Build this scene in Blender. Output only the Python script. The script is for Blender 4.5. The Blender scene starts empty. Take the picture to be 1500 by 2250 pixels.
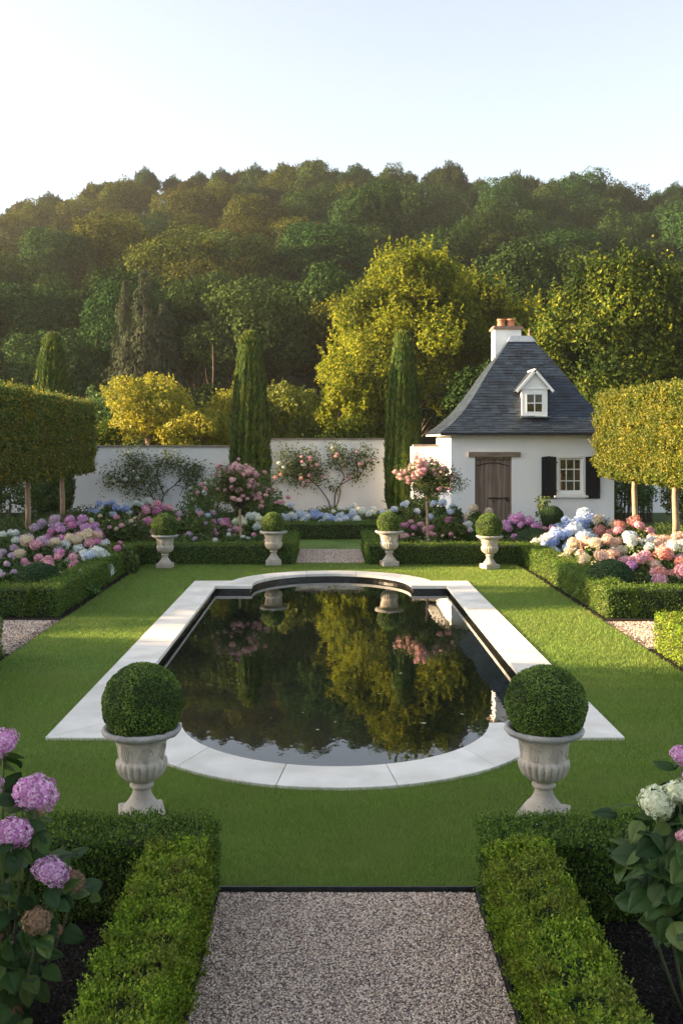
import bpy, math, random
import numpy as np
from mathutils import Vector
from mathutils.geometry import tessellate_polygon
R = math.radians
S = bpy.context.scene
C = S.collection
rng = np.random.default_rng(7)
F, CX, HY, H = 2150.0, 720.0, 970.0, 2.5          # focal (photo px), vanishing point, horizon, eye height
def W(x, y, Y): return ((x-CX)*Y/F, Y, H-(y-HY)*Y/F)

HAZE = .00032
# ------------------------------------------------------------------ mesh helpers
def mk(name, chunks, mats, parent=None, smooth=False):
    """chunks: list of (V, F, matindex) - one mesh object"""
    Vs, loops, starts, totals, mi = [], [], [], [], []
    vo = lo = 0
    for c in chunks:
        V = np.asarray(c[0], dtype=np.float32).reshape(-1, 3); m = c[2] if len(c) > 2 else 0
        Fs = c[1] if isinstance(c[1], list) else [c[1]]
        Vs.append(V)
        for Fa in Fs:
            Fa = np.asarray(Fa, dtype=np.int32)
            if Fa.ndim == 1: Fa = Fa[None, :]
            n, k = Fa.shape
            loops.append((Fa+vo).ravel()); starts.append(lo+np.arange(n)*k)
            totals.append(np.full(n, k)); mi.append(np.full(n, m)); lo += n*k
        vo += len(V)
    V = np.concatenate(Vs); L = np.concatenate(loops).astype(np.int32)
    st = np.concatenate(starts).astype(np.int32); mi = np.concatenate(mi).astype(np.int32)
    me = bpy.data.meshes.new(name)
    me.vertices.add(len(V)); me.vertices.foreach_set('co', V.ravel())
    me.loops.add(len(L)); me.loops.foreach_set('vertex_index', L)
    me.polygons.add(len(st)); me.polygons.foreach_set('loop_start', st)
    me.polygons.foreach_set('material_index', mi)
    me.polygons.foreach_set('use_smooth', np.full(len(st), bool(smooth)))
    for m in (mats if isinstance(mats, (list, tuple)) else [mats]): me.materials.append(m)
    me.update(calc_edges=True); me.validate()
    o = bpy.data.objects.new(name, me); C.objects.link(o)
    if parent: o.parent = parent
    return o
def tag(o, label=None, cat=None, group=None, kind=None):
    for k, v in (('label', label), ('category', cat), ('group', group), ('kind', kind)):
        if v: o[k] = v
    return o
def empty(name, loc=(0, 0, 0), rz=0, sc=None):
    o = bpy.data.objects.new(name, None); C.objects.link(o); o.location = loc; o.rotation_euler = (0, 0, rz)
    o.empty_display_size = .1
    if sc: o.scale = (sc,)*3 if not isinstance(sc, tuple) else sc
    return o
def copy_tree(o, parent=None):
    c = o.copy(); C.objects.link(c)
    if parent: c.parent = parent
    for ch in list(o.children): copy_tree(ch, c)
    return c
def box(x0, x1, y0, y1, z0, z1):
    V = np.array([(x, y, z) for z in (z0, z1) for y in (y0, y1) for x in (x0, x1)], float)
    return V, np.array([(0, 2, 3, 1), (4, 5, 7, 6), (0, 1, 5, 4), (2, 6, 7, 3), (0, 4, 6, 2), (1, 3, 7, 5)])
def join(*cs):
    V = []; Fs = []; o = 0
    for c in cs:
        V.append(np.asarray(c[0], float))
        for f in (c[1] if isinstance(c[1], list) else [c[1]]): Fs.append(np.asarray(f)+o)
        o += len(c[0])
    return np.concatenate(V), Fs
def lathe(prof, seg=32, mod=None, c=(0, 0, 0), caps=True):
    pr = np.array(prof, float); n = len(pr); a = np.arange(seg)/seg*2*np.pi
    r = pr[:, 0][:, None]*np.ones(seg)[None]
    if mod is not None: r = r*mod(pr[:, 1][:, None], a[None])
    V = np.stack([r*np.cos(a)+c[0], r*np.sin(a)+c[1], pr[:, 1][:, None]+c[2]+0*r], -1).reshape(-1, 3)
    i = np.arange(n-1)[:, None]*seg; j = np.arange(seg)[None]; k = (j+1) % seg
    Q = np.stack([i+j, i+k, i+seg+k, i+seg+j], -1).reshape(-1, 4)
    fs = [Q]
    if caps: fs += [np.arange(seg)[::-1][None, :], (np.arange(seg)+(n-1)*seg)[None, :]]
    return V, fs
def tube(pts, rad, seg=8):
    P = np.array(pts, float); n = len(P); rad = np.broadcast_to(np.array(rad, float), (n,))
    T = np.gradient(P, axis=0); T /= np.linalg.norm(T, axis=1)[:, None]+1e-9
    up = np.array([.31, .2, .93]); A = np.cross(T, up); A /= np.linalg.norm(A, axis=1)[:, None]+1e-9; B = np.cross(T, A)
    a = np.arange(seg)/seg*2*np.pi
    V = P[:, None]+rad[:, None, None]*(np.cos(a)[None, :, None]*A[:, None]+np.sin(a)[None, :, None]*B[:, None])
    i = np.arange(n-1)[:, None]*seg; j = np.arange(seg)[None]; k = (j+1) % seg
    Q = np.stack([i+j, i+k, i+seg+k, i+seg+j], -1).reshape(-1, 4)
    return V.reshape(-1, 3), [Q, np.arange(seg)[::-1][None, :], (np.arange(seg)+(n-1)*seg)[None, :]]
def sph(c, r, seg=20, rings=12):
    r = np.broadcast_to(np.array(r, float), (3,))
    t = np.linspace(.02, np.pi-.02, rings); pr = [(math.sin(x), math.cos(x)) for x in t[::-1]]
    V, fs = lathe(pr, seg); return V*r+np.array(c), fs
def unit(v): return v/(np.linalg.norm(v, axis=-1, keepdims=True)+1e-9)
def rdir(n, g=None): return unit((g or rng).normal(size=(n, 3)))
def leaves(P, N, size, asp=.55, jit=.8, out=.35, g=None, fold=.12):
    """one small folded leaf per point; size scalar or array"""
    g = g or rng; n = len(P); N = unit(N)
    nr = unit(N+jit*g.normal(size=(n, 3))*.6)
    d = g.normal(size=(n, 3)); d = unit(d-(d*nr).sum(1)[:, None]*nr); d = unit(d+out*N)
    w = unit(np.cross(nr, d)); s = (np.broadcast_to(size, (n,))*g.uniform(.65, 1.25, n))[:, None]
    up = unit(np.cross(d, w))
    V = np.stack([P-d*s*.5, P+w*s*asp*.5+up*s*fold, P+d*s*.5, P-w*s*asp*.5+up*s*fold], 1).reshape(-1, 3)
    return V, np.arange(4*n).reshape(-1, 4)
def scatter(tv, tf, P, X, Yv, Z, s):
    """instances of template (verts, list of face arrays) baked into one chunk"""
    n = len(P); m = len(tv); s = np.broadcast_to(s, (n,))[:, None, None]
    V = P[:, None]+s*(tv[None, :, 0:1]*X[:, None]+tv[None, :, 1:2]*Yv[:, None]+tv[None, :, 2:3]*Z[:, None])
    off = (np.arange(n)*m)[:, None, None]
    return V.reshape(-1, 3), [(f[None]+off).reshape(-1, f.shape[1]) for f in tf]
def frame_from(Z, g=None):
    g = g or rng; X = unit(np.cross(Z, rdir(len(Z), g))); return X, np.cross(Z, X), Z

# ------------------------------------------------------------------ materials
def nmat(name):
    m = bpy.data.materials.new(name); m.use_nodes = True
    nt = m.node_tree; nt.nodes.clear(); out = nt.nodes.new('ShaderNodeOutputMaterial')
    return m, nt, out
def nd(nt, t, **k):
    n = nt.nodes.new(t)
    for a, b in k.items():
        if hasattr(n, a): setattr(n, a, b)
        else: n.inputs[a.replace('_', ' ')].default_value = b
    return n
def ramp(nt, cols, pos=None, src=None):
    r = nt.nodes.new('ShaderNodeValToRGB'); e = r.color_ramp.elements
    pos = pos or [i/(len(cols)-1) for i in range(len(cols))]
    while len(e) < len(cols): e.new(.5)
    for i, (c, p) in enumerate(zip(cols, pos)): e[i].position = p; e[i].color = (*c, 1)
    if src is not None: nt.links.new(src, r.inputs[0])
    return r
def mixc(nt, a, b, fac, mode='MIX'):
    m = nt.nodes.new('ShaderNodeMix'); m.data_type = 'RGBA'; m.blend_type = mode
    for s, v in ((6, a), (7, b), (0, fac)):
        if hasattr(v, 'links') or hasattr(v, 'is_linked'): nt.links.new(v, m.inputs[s])
        else: m.inputs[s].default_value = (*v, 1) if isinstance(v, tuple) else v
    return m.outputs[2]
def math_(nt, op, a, b=None, clamp=False):
    m = nt.nodes.new('ShaderNodeMath'); m.operation = op; m.use_clamp = clamp
    for i, v in enumerate((a, b)):
        if v is None: continue
        if hasattr(v, 'is_linked'): nt.links.new(v, m.inputs[i])
        else: m.inputs[i].default_value = v
    return m.outputs[0]
def noise(nt, scale, detail=4, coord='Object', rough=.55, vec=None):
    n = nd(nt, 'ShaderNodeTexNoise'); n.inputs['Scale'].default_value = scale; n.inputs['Detail'].default_value = detail
    n.inputs['Roughness'].default_value = rough
    if vec is None: tc = nt.nodes.new('ShaderNodeTexCoord'); vec = tc.outputs[coord]
    nt.links.new(vec, n.inputs['Vector']); return n
def bump(nt, h, strength, dist):
    b = nt.nodes.new('ShaderNodeBump'); b.inputs['Strength'].default_value = strength; b.inputs['Distance'].default_value = dist
    nt.links.new(h, b.inputs['Height']); return b.outputs[0]
def foliage(name, cols, trans=.35, tcol=None, rough=.5, clump=None, cs=1.0, objvar=0, cfac=(.42, .62), spec=.25):
    """leaf material: random tone per leaf, patches of another tone, a little light through the leaf"""
    m, nt, out = nmat(name); geo = nt.nodes.new('ShaderNodeNewGeometry')
    col = ramp(nt, cols, src=geo.outputs['Random Per Island']).outputs[0]
    if clump:
        nz = noise(nt, cs, 3); f = ramp(nt, [(0, 0, 0), (1, 1, 1)], list(cfac), nz.outputs[0])
        c2 = ramp(nt, clump, src=geo.outputs['Random Per Island']).outputs[0]
        col = mixc(nt, col, c2, f.outputs[0])
    if objvar:
        oi = nt.nodes.new('ShaderNodeObjectInfo'); hs = nt.nodes.new('ShaderNodeHueSaturation')
        nt.links.new(math_(nt, 'MULTIPLY_ADD', oi.outputs['Random'], objvar*.12), hs.inputs['Hue'])
        hs.inputs['Hue'].links[0].from_node.inputs[2].default_value = .5-objvar*.085
        v = math_(nt, 'MULTIPLY_ADD', math_(nt, 'FRACT', math_(nt, 'MULTIPLY', oi.outputs['Random'], 7.3)), objvar*.9)
        v.node.inputs[2].default_value = 1-objvar*.45
        nt.links.new(v, hs.inputs['Value']); nt.links.new(col, hs.inputs['Color']); col = hs.outputs[0]
    p = nd(nt, 'ShaderNodeBsdfPrincipled', Roughness=rough); p.inputs['Specular IOR Level'].default_value = spec
    nt.links.new(col, p.inputs['Base Color'])
    if trans:
        t = nt.nodes.new('ShaderNodeBsdfTranslucent')
        nt.links.new(mixc(nt, col, (1, .85, .3) if tcol is None else tcol, 1.0, 'MULTIPLY') if tcol else col, t.inputs[0])
        g = nt.nodes.new('ShaderNodeMixShader'); g.inputs[0].default_value = trans
        nt.links.new(p.outputs[0], g.inputs[1]); nt.links.new(t.outputs[0], g.inputs[2]); nt.links.new(g.outputs[0], out.inputs[0])
    else: nt.links.new(p.outputs[0], out.inputs[0])
    return m
def solid(name, c1, c2=None, sc=8, rough=.7, bs=0, bd=.01, bsc=None, metal=0, spec=.5, detail=6, island=0):
    m, nt, out = nmat(name); p = nd(nt, 'ShaderNodeBsdfPrincipled', Roughness=rough, Metallic=metal)
    p.inputs['Specular IOR Level'].default_value = spec
    if c2:
        nz = noise(nt, sc, detail); col = ramp(nt, [c1, c2], [.35, .65], nz.outputs[0]).outputs[0]
    else:
        rgb = nt.nodes.new('ShaderNodeRGB'); rgb.outputs[0].default_value = (*c1, 1); col = rgb.outputs[0]
    if island:
        geo = nt.nodes.new('ShaderNodeNewGeometry')
        r = ramp(nt, [(1-island,)*3, (1+island,)*3], src=geo.outputs['Random Per Island'])
        col = mixc(nt, col, r.outputs[0], 1.0, 'MULTIPLY')
    nt.links.new(col, p.inputs['Base Color'])
    if bs:
        b = noise(nt, bsc or sc*4, 8); nt.links.new(bump(nt, b.outputs[0], bs, bd), p.inputs['Normal'])
    nt.links.new(p.outputs[0], out.inputs[0]); return m
def palette(name, cols, trans=.25, objvar=0):
    return foliage(name, cols, trans=trans, rough=.6, objvar=objvar)

M = {}
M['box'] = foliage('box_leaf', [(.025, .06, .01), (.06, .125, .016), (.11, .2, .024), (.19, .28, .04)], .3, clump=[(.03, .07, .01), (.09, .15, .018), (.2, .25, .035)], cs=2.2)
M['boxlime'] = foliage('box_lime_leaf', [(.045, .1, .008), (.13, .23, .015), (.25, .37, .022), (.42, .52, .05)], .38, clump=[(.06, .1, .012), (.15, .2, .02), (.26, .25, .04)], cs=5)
M['ball'] = foliage('topiary_leaf', [(.04, .085, .014), (.09, .17, .024), (.17, .28, .042), (.3, .4, .085)], .35, clump=[(.03, .06, .012), (.07, .12, .02), (.12, .17, .03)], cs=6)
M['mound'] = foliage('mound_leaf', [(.015, .045, .015), (.03, .08, .022), (.05, .11, .03)], .2)
M['core'] = solid('dark_core', (.012, .022, .006), (.02, .03, .01), 20, .9)  # solid dark filling that closes the gaps between leaves
M['cyp'] = foliage('cypress_leaf', [(.01, .034, .008), (.03, .08, .014), (.065, .135, .02), (.17, .24, .035)], .3, clump=[(.03, .06, .01), (.09, .13, .018), (.2, .22, .03)], cs=2.5)
M['pleachL'] = foliage('hornbeam_leaf', [(.025, .065, .014), (.05, .105, .02), (.08, .15, .025), (.13, .19, .03), (.1, .16, .03), (.12, .17, .025), (.16, .19, .03), (.5, .34, .03)], .4, clump=[(.04, .08, .012), (.1, .14, .02), (.14, .16, .02), (.42, .28, .025)], cs=1.2)
M['pleachR'] = foliage('sunlit_hornbeam_leaf', [(.05, .075, .01), (.11, .14, .014), (.2, .2, .018), (.36, .3, .035)], .4, clump=[(.06, .1, .012), (.14, .165, .018)], cs=1.2)  # low-sun gold put into the leaf colour of the lit right row
M['yellow'] = foliage('yellow_shrub_leaf', [(.18, .19, .014), (.32, .3, .018), (.46, .39, .035), (.26, .26, .025)], .45, clump=[(.12, .16, .016), (.28, .28, .025)], cs=.8)
M['olive'] = foliage('olive_shrub_leaf', [(.07, .1, .012), (.14, .17, .018), (.23, .23, .02)], .4, clump=[(.08, .12, .015), (.18, .2, .02)], cs=.8)
M['bigy'] = foliage('golden_tree_leaf', [(.07, .11, .009), (.17, .21, .014), (.29, .31, .02), (.42, .41, .035)], .5, clump=[(.04, .07, .008), (.09, .12, .012), (.17, .19, .018)], cs=.35, spec=.08)
M['bigg'] = foliage('green_tree_leaf', [(.025, .052, .007), (.055, .095, .011), (.12, .165, .016), (.32, .32, .028)], .35, clump=[(.015, .034, .007), (.035, .065, .01)], cs=.35, spec=.08)
M['hillg'] = foliage('wood_leaf', [(.008, .028, .008), (.017, .047, .012), (.03, .067, .016), (.05, .09, .02)], .15, objvar=.55, spec=.03, rough=.8)
M['hillo'] = foliage('wood_sunlit_leaf', [(.014, .034, .008), (.034, .06, .01), (.075, .098, .014), (.17, .165, .02)], .25, objvar=.4, spec=.03, rough=.8)  # warm sunlight on the left hill trees, put into the leaf colour
M['hillp'] = foliage('pale_wood_leaf', [(.028, .05, .014), (.046, .076, .019), (.07, .106, .026), (.1, .14, .034)], .2, spec=.03, rough=.8)
M['grey'] = foliage('grey_conifer_leaf', [(.032, .042, .024), (.05, .06, .034), (.07, .08, .046)], .15, spec=.03, rough=.9)
M['shrub'] = foliage('shrub_leaf', [(.022, .055, .013), (.045, .1, .02), (.08, .15, .028), (.13, .2, .04)], .3, clump=[(.04, .09, .02), (.1, .16, .035)], cs=2, objvar=.4)
M['rose'] = foliage('rose_leaf', [(.03, .055, .015), (.07, .11, .03), (.12, .16, .04), (.2, .23, .07)], .4)
M['bigleaf'] = foliage('hydrangea_leaf', [(.018, .045, .012), (.03, .07, .016), (.05, .1, .02), (.09, .13, .03)], .3, rough=.5)
M['deadleaf'] = foliage('withered_leaf', [(.12, .05, .025), (.2, .09, .045), (.14, .1, .05)], .25)
M['gravelmix'] = None
M['bark'] = solid('bark', (.09, .06, .04), (.16, .12, .085), 6, .85, .6, .02)
M['trunk'] = solid('smooth_trunk', (.24, .16, .1), (.36, .25, .16), 5, .75, .4, .01)
M['stem'] = solid('green_stem', (.06, .09, .03), (.1, .1, .04), 30, .6)
M['vine'] = solid('dark_vine', (.03, .02, .015), (.06, .04, .03), 20, .8)
PAL = {
 'pink': [(.42, .14, .2), (.62, .28, .36), (.76, .46, .5), (.8, .62, .62)],
 'magenta': [(.34, .07, .2), (.52, .16, .34), (.68, .3, .48), (.76, .46, .6)],
 'orchid': [(.36, .14, .34), (.56, .26, .5), (.7, .44, .64), (.76, .58, .72)],
 'mauve': [(.34, .24, .34), (.52, .4, .5), (.66, .54, .62)],
 'blue': [(.18, .27, .5), (.32, .43, .7), (.5, .6, .8)],
 'paleblue': [(.3, .4, .54), (.55, .64, .74), (.68, .74, .78)],
 'white': [(.42, .47, .42), (.66, .7, .65), (.8, .82, .78)],
 'cream': [(.44, .36, .22), (.7, .6, .42), (.78, .72, .56)],
 'peach': [(.5, .3, .22), (.7, .48, .38), (.8, .64, .54)],
 'coral': [(.48, .16, .14), (.66, .3, .25), (.76, .44, .37)],
 'rose': [(.6, .28, .3), (.76, .46, .46), (.84, .66, .64)],
 'limewhite': [(.6, .66, .38), (.74, .77, .56), (.8, .82, .7)],
 'dry': [(.16, .09, .05), (.27, .17, .1), (.36, .25, .16)],
 'lilac': [(.4, .12, .34), (.6, .24, .52), (.74, .42, .66), (.8, .66, .76)],
}
PM = {k: palette(k+'_petals', v) for k, v in PAL.items()}

# stone, stucco etc.
def stone_mat(name, c1, c2, dark, bs=.5):
    m, nt, out = nmat(name); p = nd(nt, 'ShaderNodeBsdfPrincipled', Roughness=.85)
    n1 = noise(nt, 7, 8); n2 = noise(nt, 60, 6); n3 = noise(nt, 2.5, 4)
    col = ramp(nt, [c1, c2], [.35, .68], n1.outputs[0]).outputs[0]
    col = mixc(nt, col, dark, ramp(nt, [(0, 0, 0), (.55,)*3], [.55, .72], n2.outputs[0]).outputs[0])
    col = mixc(nt, col, tuple(x*.75 for x in c1), ramp(nt, [(0, 0, 0), (.6,)*3], [.5, .75], n3.outputs[0]).outputs[0])
    nt.links.new(col, p.inputs['Base Color']); nt.links.new(bump(nt, n2.outputs[0], bs, .004), p.inputs['Normal'])
    nt.links.new(p.outputs[0], out.inputs[0]); return m
M['urn'] = stone_mat('cast_stone', (.34, .3, .25), (.5, .45, .38), (.2, .17, .14))
M['rim'] = stone_mat('weathered_stone_rim', (.26, .25, .24), (.44, .42, .4), (.1, .09, .09), 1.0)
M['coping'] = solid('white_limestone', (.58, .55, .49), (.74, .71, .65), 2.6, .7, .15, .002, 90, island=.08)
M['liner'] = solid('black_pool_liner', (.008, .009, .01), (.016, .016, .017), 6, .25)
def stucco_mat():
    m, nt, out = nmat('white_stucco'); p = nd(nt, 'ShaderNodeBsdfPrincipled', Roughness=.9)
    tc = nt.nodes.new('ShaderNodeTexCoord'); mp = nt.nodes.new('ShaderNodeMapping'); mp.inputs['Scale'].default_value = (1, 1, .35)
    nt.links.new(tc.outputs['Object'], mp.inputs[0])
    a = noise(nt, .8, 8, vec=mp.outputs[0]); b = noise(nt, 18, 8)
    col = ramp(nt, [(.72, .72, .71), (.82, .82, .81)], [.3, .62], a.outputs[0]).outputs[0]
    nt.links.new(col, p.inputs['Base Color']); nt.links.new(bump(nt, b.outputs[0], .35, .006), p.inputs['Normal'])
    nt.links.new(p.outputs[0], out.inputs[0]); return m
M['stucco'] = stucco_mat()
M['cap'] = solid('grey_cap_stone', (.16, .14, .12), (.26, .23, .2), 4, .85, .5, .01)
M['white'] = solid('white_paint', (.76, .76, .74), (.8, .8, .78), 3, .45)
M['slate'] = solid('slate', (.011, .021, .034), (.02, .033, .05), 5, .5, .5, .004, 30, island=.5)
M['underlay'] = solid('roof_underlay', (.02, .022, .026), None, rough=.8)
M['zinc'] = solid('zinc', (.3, .36, .4), (.4, .46, .5), 4, .4, metal=.6)
M['terra'] = solid('terracotta', (.42, .15, .08), (.52, .22, .13), 8, .8, .3, .005)
M['brick'] = solid('brown_brick', (.2, .12, .09), (.32, .21, .16), 14, .9, .8, .01)
def wood_mat(name, a, b, sx=26, sz=1.6):
    m, nt, out = nmat(name); p = nd(nt, 'ShaderNodeBsdfPrincipled', Roughness=.75)
    tc = nt.nodes.new('ShaderNodeTexCoord'); mp = nt.nodes.new('ShaderNodeMapping'); mp.inputs['Scale'].default_value = (sx, sx, sz)
    nt.links.new(tc.outputs['Object'], mp.inputs[0]); n1 = noise(nt, 1.0, 8, vec=mp.outputs[0])
    col = ramp(nt, [a, b], [.3, .7], n1.outputs[0]).outputs[0]
    geo = nt.nodes.new('ShaderNodeNewGeometry'); r = ramp(nt, [(.72,)*3, (1.15,)*3], src=geo.outputs['Random Per Island'])
    nt.links.new(mixc(nt, col, r.outputs[0], 1.0, 'MULTIPLY'), p.inputs['Base Color'])
    nt.links.new(bump(nt, n1.outputs[0], .6, .004), p.inputs['Normal']); nt.links.new(p.outputs[0], out.inputs[0]); return m
M['door'] = wood_mat('old_oak', (.11, .075, .055), (.27, .2, .155))
M['beam'] = wood_mat('weathered_beam', (.14, .1, .075), (.28, .21, .16), 3, 26)
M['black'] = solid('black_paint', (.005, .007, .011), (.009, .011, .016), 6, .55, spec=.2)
M['iron'] = solid('black_iron', (.01, .01, .01), None, rough=.4, metal=.3)
M['glass'] = solid('dark_window_glass', (.02, .018, .012), (.05, .04, .02), 3, .04, spec=.8)
M['edge'] = solid('black_steel_edging', (.015, .02, .02), (.03, .035, .035), 12, .4, metal=.4)

def ground_mat(name, cols, pos, sc, rough=.95, bs=.5, bd=.02, bsc=40):
    m, nt, out = nmat(name); p = nd(nt, 'ShaderNodeBsdfPrincipled', Roughness=rough); p.inputs['Specular IOR Level'].default_value = .2
    n1 = noise(nt, sc, 10, rough=.7); nt.links.new(ramp(nt, cols, pos, n1.outputs[0]).outputs[0], p.inputs['Base Color'])
    n2 = noise(nt, bsc, 8); nt.links.new(bump(nt, n2.outputs[0], bs, bd), p.inputs['Normal'])
    nt.links.new(p.outputs[0], out.inputs[0]); return m
M['soil'] = ground_mat('dark_soil', [(.008, .006, .005), (.02, .015, .011), (.035, .027, .02)], [.35, .55, .7], 30, bs=1, bd=.04, bsc=60)
M['field'] = ground_mat('rough_grass', [(.03, .05, .012), (.05, .08, .02)], [.4, .6], 1.5)
M['hill'] = ground_mat('woodland_floor', [(.012, .018, .008), (.03, .035, .014)], [.4, .6], .4)
def lawn_mat():
    m, nt, out = nmat('lawn_grass'); p = nd(nt, 'ShaderNodeBsdfPrincipled', Roughness=.8); p.inputs['Specular IOR Level'].default_value = .2
    a = noise(nt, 1.1, 5); b = noise(nt, 160, 4)
    col = ramp(nt, [(.085, .155, .022), (.16, .25, .045)], [.35, .65], a.outputs[0]).outputs[0]
    col = mixc(nt, col, (.025, .06, .008), ramp(nt, [(0, 0, 0), (.8,)*3], [.45, .65], b.outputs[0]).outputs[0])
    nt.links.new(col, p.inputs['Base Color']); nt.links.new(bump(nt, b.outputs[0], 1, .012), p.inputs['Normal'])
    nt.links.new(p.outputs[0], out.inputs[0]); return m
M['lawn'] = lawn_mat()
def blade_mat():
    m, nt, out = nmat('grass_blade'); geo = nt.nodes.new('ShaderNodeNewGeometry')
    c1 = ramp(nt, [(.115, .19, .028), (.19, .29, .045), (.28, .39, .08)], src=geo.outputs['Random Per Island']).outputs[0]
    a = noise(nt, 1.3, 6); f = ramp(nt, [(0, 0, 0), (1, 1, 1)], [.4, .7], a.outputs[0])
    col = mixc(nt, c1, (.22, .28, .065), f.outputs[0])
    p = nd(nt, 'ShaderNodeBsdfPrincipled', Roughness=.6); p.inputs['Specular IOR Level'].default_value = .25; nt.links.new(col, p.inputs['Base Color'])
    t = nt.nodes.new('ShaderNodeBsdfTranslucent'); nt.links.new(col, t.inputs[0])
    g = nt.nodes.new('ShaderNodeMixShader'); g.inputs[0].default_value = .4
    nt.links.new(p.outputs[0], g.inputs[1]); nt.links.new(t.outputs[0], g.inputs[2]); nt.links.new(g.outputs[0], out.inputs[0]); return m
M['blade'] = blade_mat()
def gravel_mat(far=False):
    m, nt, out = nmat('gravel_ground'); p = nd(nt, 'ShaderNodeBsdfPrincipled', Roughness=.9)
    tc = nt.nodes.new('ShaderNodeTexCoord'); v = nt.nodes.new('ShaderNodeTexVoronoi'); v.inputs['Scale'].default_value = 75
    nt.links.new(tc.outputs['Object'], v.inputs['Vector'])
    sp = nt.nodes.new('ShaderNodeSeparateColor'); nt.links.new(v.outputs['Color'], sp.inputs[0])
    col = ramp(nt, [(.1, .08, .075), (.24, .19, .17), (.4, .33, .29)], src=sp.outputs[0]).outputs[0]
    nt.links.new(col, p.inputs['Base Color'])
    nt.links.new(bump(nt, math_(nt, 'SUBTRACT', 1, v.outputs['Distance']), 1, .012), p.inputs['Normal'])
    nt.links.new(p.outputs[0], out.inputs[0]); return m
M['gravel'] = gravel_mat()
M['pebble'] = foliage('pebble_stone', [(.16, .12, .1), (.42, .31, .24), (.58, .45, .35), (.7, .57, .46), (.8, .7, .6)], 0, rough=.8)
M['chip'] = foliage('bark_chip', [(.006, .005, .005), (.015, .012, .01), (.03, .024, .02), (.06, .055, .05)], 0, rough=.7)
def water_mat():
    m, nt, out = nmat('pool_water'); p = nd(nt, 'ShaderNodeBsdfPrincipled', Roughness=.015)
    p.inputs['Base Color'].default_value = (.004, .007, .005, 1); p.inputs['IOR'].default_value = 1.5
    tc = nt.nodes.new('ShaderNodeTexCoord'); mp = nt.nodes.new('ShaderNodeMapping'); mp.inputs['Scale'].default_value = (1, .5, 1)
    nt.links.new(tc.outputs['Object'], mp.inputs[0]); a = noise(nt, 5, 3, vec=mp.outputs[0])
    nt.links.new(bump(nt, a.outputs[0], .05, .02), p.inputs['Normal'])
    nt.links.new(p.outputs[0], out.inputs[0]); return m
M['water'] = water_mat()

# ------------------------------------------------------------------ the ground
PXc = .065
def arc(cx, cy, r, a0, a1, n): return [(cx+r*math.cos(R(a0+(a1-a0)*i/n)), cy+r*math.sin(R(a0+(a1-a0)*i/n))) for i in range(n+1)]
def pool_outline(o, hx, y0, y1, r, n=40):
    """rectangle (hx0,hx1,y0,y1) with a round bay at each end"""
    cyN, cyF = 8.83, 16.95
    dn = math.degrees(math.asin((cyN-y0)/r)); df = math.degrees(math.asin((y1-cyF)/r)) if abs(y1-cyF) < r else 0
    pts = [(hx[1], y0), (hx[1], y1)]
    pts += arc(PXc, cyF, r, df, 180-df, n)
    pts += [(hx[0], y1), (hx[0], y0)]
    pts += arc(PXc, cyN, r, 180+dn, 360-dn, n)
    return pts
INN = pool_outline(0, (-1.92, 2.04), 8.62, 16.76, 1.37)
OUT = pool_outline(0, (-2.36, 2.48), 8.18, 17.4, 1.83)
MID = [((a[0]+b[0])/2, (a[1]+b[1])/2) for a, b in zip(INN, OUT)]
def sheet(name, outer, z, mat, holes=(), kind='structure'):
    loops = [[Vector((x, y, 0)) for x, y in outer]]+[[Vector((x, y, 0)) for x, y in h] for h in holes]
    tri = tessellate_polygon(loops); V = [(v.x, v.y, z) for l in loops for v in l]
    o = mk(name, [(np.array(V), np.array(tri), 0)], mat)
    # face up
    me = o.data
    if me.polygons[0].normal.z < 0: me.flip_normals()
    return tag(o, kind=kind)
def rect(x0, x1, y0, y1): return [(x0, y0), (x1, y0), (x1, y1), (x0, y1)]
sheet('ground', rect(-700, 700, -60, 1200), -.012, M['field'], [MID])
sheet('lawn', rect(-3.72, 3.83, 5.44, 20.1), 0, M['lawn'], [MID])
sheet('lawn_strip', rect(-.9, 1.1, 22.7, 25.0), 0, M['lawn'])
for nm, r in (('flower_bed', (-12, -3.724, 13.7, 20.1)), ('flower_bed', (3.834, 12, 13.6, 20.1)), ('flower_bed', (-12, -.66, 20.104, 34.4)), ('flower_bed', (.77, 3.5, 20.104, 34.4)),
              ('flower_bed', (3.504, 12, 20.104, 27.98)), ('flower_bed', (-.656, .766, 25.004, 34.4)),
              ('flower_bed', (-4, -.62, 1.5, 5.436)), ('flower_bed', (.83, 4, 1.5, 5.436)), ('flower_bed', (-12, -3.724, 5, 11.5)), ('flower_bed', (3.834, 12, 5, 11.8))):
    sheet(nm, rect(*r), -.004, M['soil'])
sheet('gravel_path', rect(-.605, .815, 1.2, 5.432), -.002, M['gravel'])
sheet('gravel_path', rect(-.655, .765, 20.108, 22.69), .001, M['gravel'])
sheet('gravel_path', rect(-12, -3.728, 11.504, 13.696), -.001, M['gravel'])
sheet('gravel_path', rect(3.838, 12, 11.804, 13.596), -.001, M['gravel'])

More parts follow.
